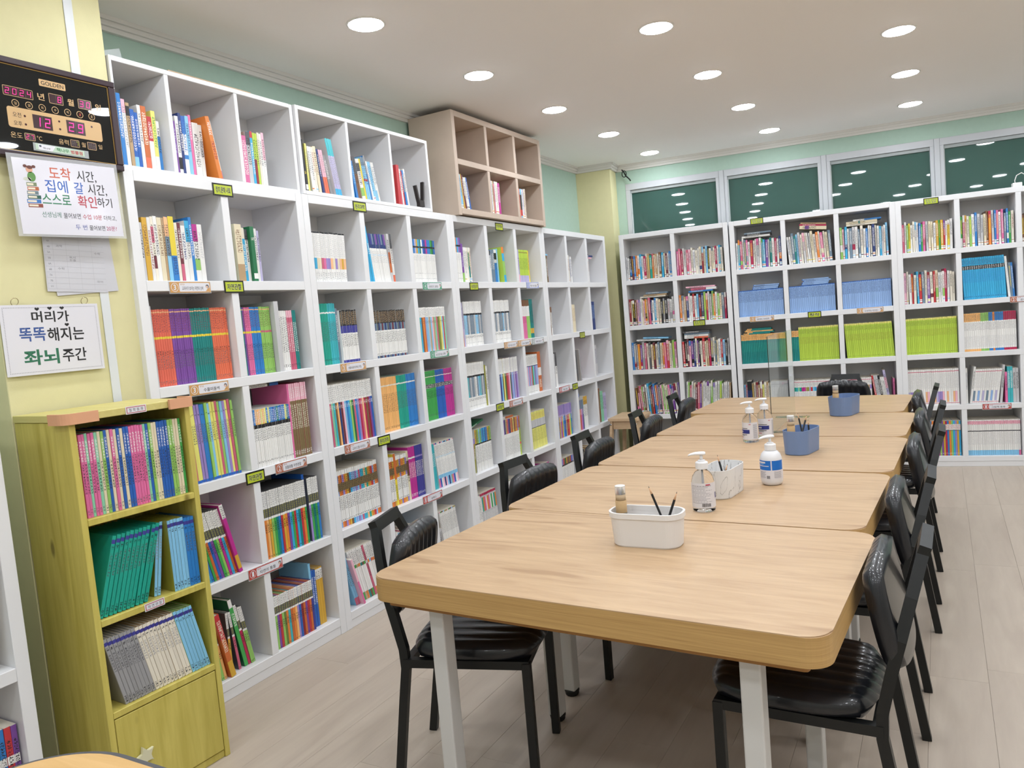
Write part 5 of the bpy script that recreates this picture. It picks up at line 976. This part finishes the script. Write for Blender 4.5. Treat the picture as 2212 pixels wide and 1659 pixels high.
for nm, px, py, rr, c1, kk in (('drawn_reader', bx_ + .002, .060, .013, '5f8f4c', 1.2), ('drawn_reader', bx_ - .002, .082, .0105, 'd9a68c', 1.0), ('drawn_hair', bx_, .089, .0095, '6a3f38', .6), ('drawn_hair', bx_ - .014, .092, .006, '6a3f38', .8), ('drawn_hair', bx_ + .013, .092, .006, '6a3f38', .8), ('drawn_open_book', bx_ - .012, .052, .013, 'c9cdbd', .45)):
    flat(nm, circ(px, py, rr, 14, kk), ZN + .0003 + (0.0002 if nm == 'drawn_hair' else 0), mat('ink_' + c1, c1, 0.5), sh)
# timetable sheets behind it
M_TT = mat('timetable_paper', 'c6c6cc', 0.5); M_GRID = mat('pale_grid_ink', 'a9a9b0', 0.6)
t = thing('timetable_sheet', 'grid timetable sheet hanging partly behind the laminated notice', 'paper sheet', (0, 0, 0)); t.matrix_world = F0 @ Matrix.Translation((-.212, 1.715, -0.0195)) @ Matrix.Rotation(R(-1.5), 4, 'Z')
sh2 = box('sheet', -.105, .105, -.098, .15, 0, .0006, M_TT, t, 0)
for k in range(12): flat('grid_line', rect(-.102, .102, -.09 + k * .0185, -.0894 + k * .0185), .0008, M_GRID, sh2)
for k in range(5): flat('grid_line', rect(-.102 + (.0 if not k else .028 + (k - 1) * .044), -.1015 + (.0 if not k else .028 + (k - 1) * .044), -.09, .12), .0008, M_GRID, sh2)
for k, s_ in enumerate(('휴무', '7B', '7A', '6B', '6A', '5B', '5A', '4B', '4A', '3B')): letters(s_, .009, .006, -.088, -.081 + k * .0185, .0009, M_GTXT, sh2)
for x_, y_, s_ in ((-.052, -.022, '수학'), (-.052, .052, '과학'), (-.052, .088, '영어'), (-.01, .012, '독서\n논술'), (-.008, .106, '국어'), (.036, .100, '사회\n탐구'), (.078, .095, '한자'), (.078, .034, '수학'), (.078, -.062, '국어')): letters(s_, .022, .008 if '\n' not in s_ else .016, x_, y_, .0009, M_GTXT, sh2)
t = thing('timetable_sheet', 'blank-backed paper sheet sticking out askew behind the timetable', 'paper sheet', (0, 0, 0)); t.matrix_world = F0 @ Matrix.Translation((-.190, 1.708, -0.0212)) @ Matrix.Rotation(R(4), 4, 'Z'); box('sheet', -.105, .115, -.096, .15, 0, .0006, M_TT, t, 0)
# notice 2 on rings
n2 = thing('paper_notice', 'white notice hung on two rings, dotted border, big blue and green letters', 'notice', (0, 0, 0)); n2.matrix_world = F0 @ Matrix.Translation((-.322, 1.466, -0.012)) @ Matrix.Rotation(R(-0.2), 4, 'Z')
sh = box('sheet', -.160, .160, -.111, .111, 0, .0012, mat('white_card_sheet', 'd9d8e0', 0.3), n2, 0); ZN = .0014
for bdy, w_, h_, x_, y_, c_, b_ in (('머리가', .122, .036, -.004, .072, '1d1d20', .02), ('똑똑', .082, .044, -.068, .017, '3a5694', .02), ('해지는', .122, .044, .040, .014, '1d1d20', .018), ('좌뇌', .112, .050, -.048, -.056, '2f6e54', .025), ('주간', .082, .044, .060, -.056, '1d1d20', .015)): letters(bdy, w_, h_, x_, y_, ZN, mat('ink_' + c_, c_, 0.45), sh, b_)
for x_, y_ in ((-.045, .098), (-.004, .1), (.036, .1), (.046, .045)):
    flat('drawn_heart', [(x_, y_ - .007)] + [(x_ + .0035 + .0038 * math.cos(R(a)), y_ + .0038 * math.sin(R(a))) for a in range(-30, 181, 30)] + [(x_ - .0035 + .0038 * math.cos(R(a)), y_ + .0038 * math.sin(R(a))) for a in range(0, 211, 30)], ZN, M_INK, sh)
V, F = [], []
def dot(x_, y_): i = len(V); V.extend([(x_ - .0011, y_ - .0011, ZN), (x_ + .0011, y_ - .0011, ZN), (x_ + .0011, y_ + .0011, ZN), (x_ - .0011, y_ + .0011, ZN)]); F.append((i, i + 1, i + 2, i + 3))
for k in range(62):
    dot(-.150 + k * .300 / 61, .102); dot(-.150 + k * .300 / 61, -.102)
for k in range(1, 42): dot(-.150, -.102 + k * .204 / 42); dot(.150, -.102 + k * .204 / 42)
o = obj('dotted_border', mesh('dotted_border', V, F), M_GTXT, sh); o['kind'] = 'stuff'
M_STEEL = mat('ring_steel', 'b9ae90', 0.25, metal=1.0)
for x_ in (-.110, .116):
    V, F = tube([(x_ + .0115 * math.cos(R(a)), .121 + .0115 * math.sin(R(a)), .001 + .004 * math.sin(R(a * 1.0))) for a in range(0, 360, 20)], .0011, 6, True); obj('hanging_ring', mesh('hanging_ring', V, F, True), M_STEEL, n2)
t = thing('cable_channel', 'white plastic cable channel running down the yellow pillar', 'cable channel', (-0.0245, -0.123, 0)); box('cover', 0, 0.0035, -0.016, 0.016, 0.0, 2.69, mat('white_pvc', 'd6dadd', 0.35), t, 0.001)

# ------------------------------------------------------------------ shelf tags and label cards
M_TAGB = mat('tag_black', '16170f', 0.4); M_TAGL = mat('tag_lime', 'b9c832', 0.4); M_TAGW = mat('tag_letter_outline', 'e6ecc0', 0.5)
def place_flat(t, key, pos, z, out=0.0015, tilt=0.0):
    if key == 'L': t.matrix_world = panel_frame((out, pos, z), (0, 1, 0)) @ Matrix.Rotation(R(tilt), 4, 'Z')
    elif key == 'Y':
        m0 = cab.matrix_world; t.matrix_world = m0 @ Matrix.Translation((pos, -0.0005 - out - (0.006 if z > 1.2 else 0), z)) @ Matrix.Rotation(R(90), 4, 'X') @ Matrix.Rotation(R(tilt), 4, 'Z')
    else:
        lx_ = pos / CT; b = bk(lx_); t.matrix_world = panel_frame((b[0] + ST * out, b[1] - CT * out, z), (CT, ST, 0)) @ Matrix.Rotation(R(tilt), 4, 'Z')
def shelf_tag(key, pos, z, body, label, w=0.1, h=0.05):
    t = thing('shelf_tag', label, 'shelf tag', (0, 0, 0), 0, 'lime shelf tags'); place_flat(t, key, pos, z)
    bd = box('board', -w / 2, w / 2, -h / 2, h / 2, -0.001, 0.001, M_TAGB, t, 0); flat('lime_field', rect(-w / 2 + .006, w / 2 - .006, -h / 2 + .006, h / 2 - .006), .0013, M_TAGL, t)
    two = '\n' in body
    letters(body, w * .74, h * (.66 if two else .52), 0, 0, .0015, M_TAGW, t, .04 if not two else .03, 'letter_outline'); letters(body, w * .73, h * (.64 if two else .50), 0, 0, .0017, M_INK, t, .018 if not two else .006)
for a in (('L', .425, 2.018, '정치.문화.사회', 'lime tag reading politics culture society under the first box shelf'), ('L', .427, 1.630, '자연관찰', 'lime nature observation tag on the top shelf board beside the pillar'), ('L', .426, .843, '자연관찰', 'lime nature observation tag on the third shelf board, beside the pine cabinet'),
          ('L', 1.272, 2.024, '원리과학', 'lime science tag on the top panel of the second wall bookcase'), ('L', 1.282, .845, '원리과학', 'lime science tag on the third shelf board of the second wall bookcase'), ('L', 2.674, 2.014, '인문,역사', 'lime tag just under the taupe box shelf'),
          ('L', 2.294, 1.626, '사회탐구', 'lime tag on the top shelf board of the third wall bookcase'), ('L', 3.886, 1.234, '위인\n전기', 'lime two-line tag on the bookcase by the corner column, second shelf board'), ('L', 2.486, .848, '사회탐구', 'lime tag on the third shelf board of the third wall bookcase'), ('L', 3.672, .845, '사회탐구', 'lime tag low on the bookcase by the corner column'),
          ('K', .731, 1.243, '문학 4학년\n창작 동화', 'lime two-line tag on the first window bookcase'), ('K', 1.235, 2.029, '문학 2학년\n창작 동화', 'lime two-line tag on top of the middle window bookcase'), ('K', 1.63, 1.240, '창작', 'lime tag reading creation between blue and lime book sets'), ('K', 2.475, 2.020, '문학 2학년\n창작 동화', 'lime two-line tag on top of the aisle-end window bookcase')): shelf_tag(*a)
def label_card(key, pos, z, col, num, body, label, w=0.184, h=0.040, tilt=0.0):
    t = thing('label_card', label, 'label card', (0, 0, 0), 0, 'numbered shelf label cards'); place_flat(t, key, pos, z, 0.0015, tilt)
    mc = mat('card_' + col, col, 0.4); wc = mat('card_white', 'dfdfe6', 0.3)
    box('film_sleeve', -w / 2 - .003, w / 2 + .003, -h / 2 - .004, h / 2 + .002, -.001, .0003, M_FILM, t, 0); box('card', -w / 2, w / 2, -h / 2, h / 2, .0003, .0012, mc, t, 0)
    flat('number_ring', circ(-w / 2 + .021, 0, .0165, 24), .0014, wc, t); flat('number_disc', circ(-w / 2 + .021, 0, .0145, 24), .0016, mc, t); letters(num, .011, .021, -w / 2 + .021, 0, .0018, wc, t, .03, 'number')
    flat('text_field', rrp(-w / 2 + .041, w / 2 - .004, -h / 2 + .0035, h / 2 - .0035, .004), .0014, wc, t)
    letters('BTUS', .018, .006, -w / 2 + .056, h / 2 - .009, .0016, mc, t, .01); letters(body, min(.096, .0135 * len(body) + .008), .0145, -w / 2 + .101, -.004, .0016, M_INK, t, .006)
    flat('drawn_hair', circ(w / 2 - .015, .003, .0075, 14), .0016, mat('hair_print', '5a5a62', 0.5), t); flat('drawn_face', circ(w / 2 - .0165, .001, .0052, 12), .0018, mat('face_print', 'd9b9a6', 0.5), t); flat('drawn_shirt', [(w / 2 - .024, -.0155), (w / 2 - .005, -.0155), (w / 2 - .005, .0), (w / 2 - .016, -.007)], .0017, mc, t)
OR, RB, RE, GR, BL_, GY = 'c9985a', 'b06a50', 'b8483f', '4a9a78', '9aa6d8', 'a9b0ac'
for a in (('L', .216, 1.629, OR, '3', '교과서가 보이는 자연의 신비', 'orange number three card on the top shelf board beside the pillar'), ('L', .249, 1.236, OR, '3', '수풀떠들썩', 'orange number three card under the coral and purple book set'), ('L', .632, .851, RB, '2', '꿈틀꿈틀 자연관찰', 'brown number two card under the black and white magazine row'), ('L', .426, .452, RE, '1', '자연이 통통', 'red number one card low on the bookcase beside the pillar'),
          ('L', 1.105, 1.240, OR, '3', '생활속원리과학(구판)', 'orange number three card under the teal set of the second wall bookcase'), ('L', 1.855, 1.245, GR, '4', '눈으로 보는 과학', 'green number four card on the second shelf board, second wall bookcase'), ('L', 1.843, 1.630, GR, '4', '이야기 과학', 'green number four card on the top shelf board, second wall bookcase'), ('L', 1.075, .851, RB, '2', '교과서 으뜸 사이언스', 'brown number two card on the third shelf board, second wall bookcase'), ('L', 1.657, .458, RE, '1', 'Q박스', 'red number one card on the fourth shelf board, second wall bookcase'),
          ('L', 3.086, 1.632, BL_, '5', '역사 속 인물', 'pale blue card on the top shelf board of the third wall bookcase'), ('L', 2.701, 1.238, OR, '3', '탐구 사회 속 이야기', 'left of two orange cards on the third wall bookcase'), ('L', 2.893, 1.238, OR, '3', '교과서 인물여행', 'right of two orange cards on the third wall bookcase'), ('L', 3.098, 1.238, GY, '4', '세계 이야기', 'grey card next to two orange cards on the third wall bookcase'), ('L', 2.706, .849, RB, '2', '사회야 반가워', 'reddish card on the third shelf board of the third wall bookcase'), ('L', 3.475, .849, RE, '1', '처음 사회', 'red card on the bookcase by the corner column'),
          ('K', 1.232, 1.240, OR, '3', '네버랜드 우리창작', 'orange number three card under the left blue book set'), ('K', 2.031, 1.242, OR, '3', '읽고생각하는 어린이문고', 'orange number three card under the right blue book set'), ('K', 3.050, 1.240, RB, '2', '순수 창작', 'brown number two card at the frame edge on the aisle-end bookcase'), ('K', 2.853, .455, RE, '1', '그림책 동화', 'red number one card low on the aisle-end window bookcase')): label_card(*a)
def paper_tag(pos, z, body, label, tilt):
    t = thing('paper_tag', label, 'paper tag', (0, 0, 0), 0, 'handwritten tags on the pine cabinet'); place_flat(t, 'Y', pos, z, 0.0012, tilt)
    box('card', -.034, .034, -.012, .012, -.0008, .0004, M_CARD, t, 0); rd = mat('red_border_ink', 'b3363a', 0.5)
    flat('border', rect(-.031, .031, -.0095, .0095), .0006, rd, t); flat('field', rect(-.029, .029, -.0075, .0075), .0008, M_CARD, t); letters(body, .047, .010, 0, 0, .001, M_INK, t)
paper_tag(.205, 1.224, '철 학 동 화', 'handwritten paper tag on the top edge of the pine cabinet', 0)
paper_tag(.190, .605, '자 연 관 찰', 'handwritten paper tag on the middle shelf edge of the pine cabinet', 1)

# ------------------------------------------------------------------ odds and ends
t = thing('wood_slat', 'long thin wooden slat lying on top of the first white box shelf', 'wood slat', (-0.035, 0.26, 2.449), 0); box('slat', -0.045, 0.0, 0.0, 0.41, 0.0, 0.012, M_STOOL, t)
t = thing('acrylic_sheet', 'frosted plastic sheet leaning on top of the first white box shelf', 'plastic sheet', (-0.12, 0.04, 2.4495), 0); o = obj('sheet', mesh('sheet', [(0, 0, 0), (0, .10, 0), (0, .085, .075), (0, 0, .045), (-.002, 0, 0), (-.002, .10, 0), (-.002, .085, .075), (-.002, 0, .045)], [(0, 1, 2, 3), (7, 6, 5, 4), (0, 4, 5, 1), (1, 5, 6, 2), (2, 6, 7, 3), (3, 7, 4, 0)]), mat('frosted_sheet', 'b9c2c0', 0.4), t)
# black metal holder among the books in the second box shelf
t = thing('book_holder', 'black wire book holder in the right cubby of the second box shelf', 'book holder', (-0.014, 1.815, 2.0725), R(90)); M_HB = mat('dark_bronze_metal', '2a2422', 0.45)
for a_, b_ in (((0.0, 0, .0), (-0.03, 0, .115)), ((0.02, 0, .0), (0.045, 0, .14))):
    V, F = sweep([a_, ((a_[0] + b_[0]) / 2, 0, .05), b_], 0.02, 0.012); obj('prong', mesh('prong', V, F), M_HB, t)
box('body', -.012, .034, -.012, .012, 0, .035, M_HB, t)
# black cable bundle by the column
t = thing('cable_bundle', 'black cable bundle hanging at the column and window corner', 'cable', (0, 0, 0)); M_CB = mat('black_cable', '101214', 0.5)
b0 = Vector((0.055, 4.925, 2.655))
V1 = tube([b0 + Vector((0.004 * math.sin(k), -.012, -.012 * k)) + Vector((.008 * k, .001 * k, 0)) for k in range(10)], .006, 6); V2 = tube([b0 + Vector((.022 + .02 * math.cos(R(a)), -.016, -.04 + .028 * math.sin(R(a)))) for a in range(0, 360, 24)], .004, 6, True)
obj('cable', merge('cable', V1, smooth=True), M_CB, t); obj('coil', merge('coil', V2, smooth=True), M_CB, t)
# charger on the aisle-end bookcase
b = bk(3.055); t = thing('charger', 'white charger with a looped cable on the aisle-end bookcase', 'charger', (b[0] - 0.06 * ST, b[1] + 0.06 * CT, 2.0502), TH); M_CHW = mat('charger_white', 'dcdcda', 0.35)
box('adapter', -.03, .03, -.025, .025, 0, .032, M_CHW, t, .004, 2); V, F = tube([(-.01, 0, .03), (-.012, 0, .05), (0, 0, .085), (.03, 0, .1), (.06, 0, .08), (.09, 0, .03), (.11, 0, .006), (.16, .02, .005)], .0032, 8); obj('cable', mesh('cable', V, F, True), M_CHW, t)
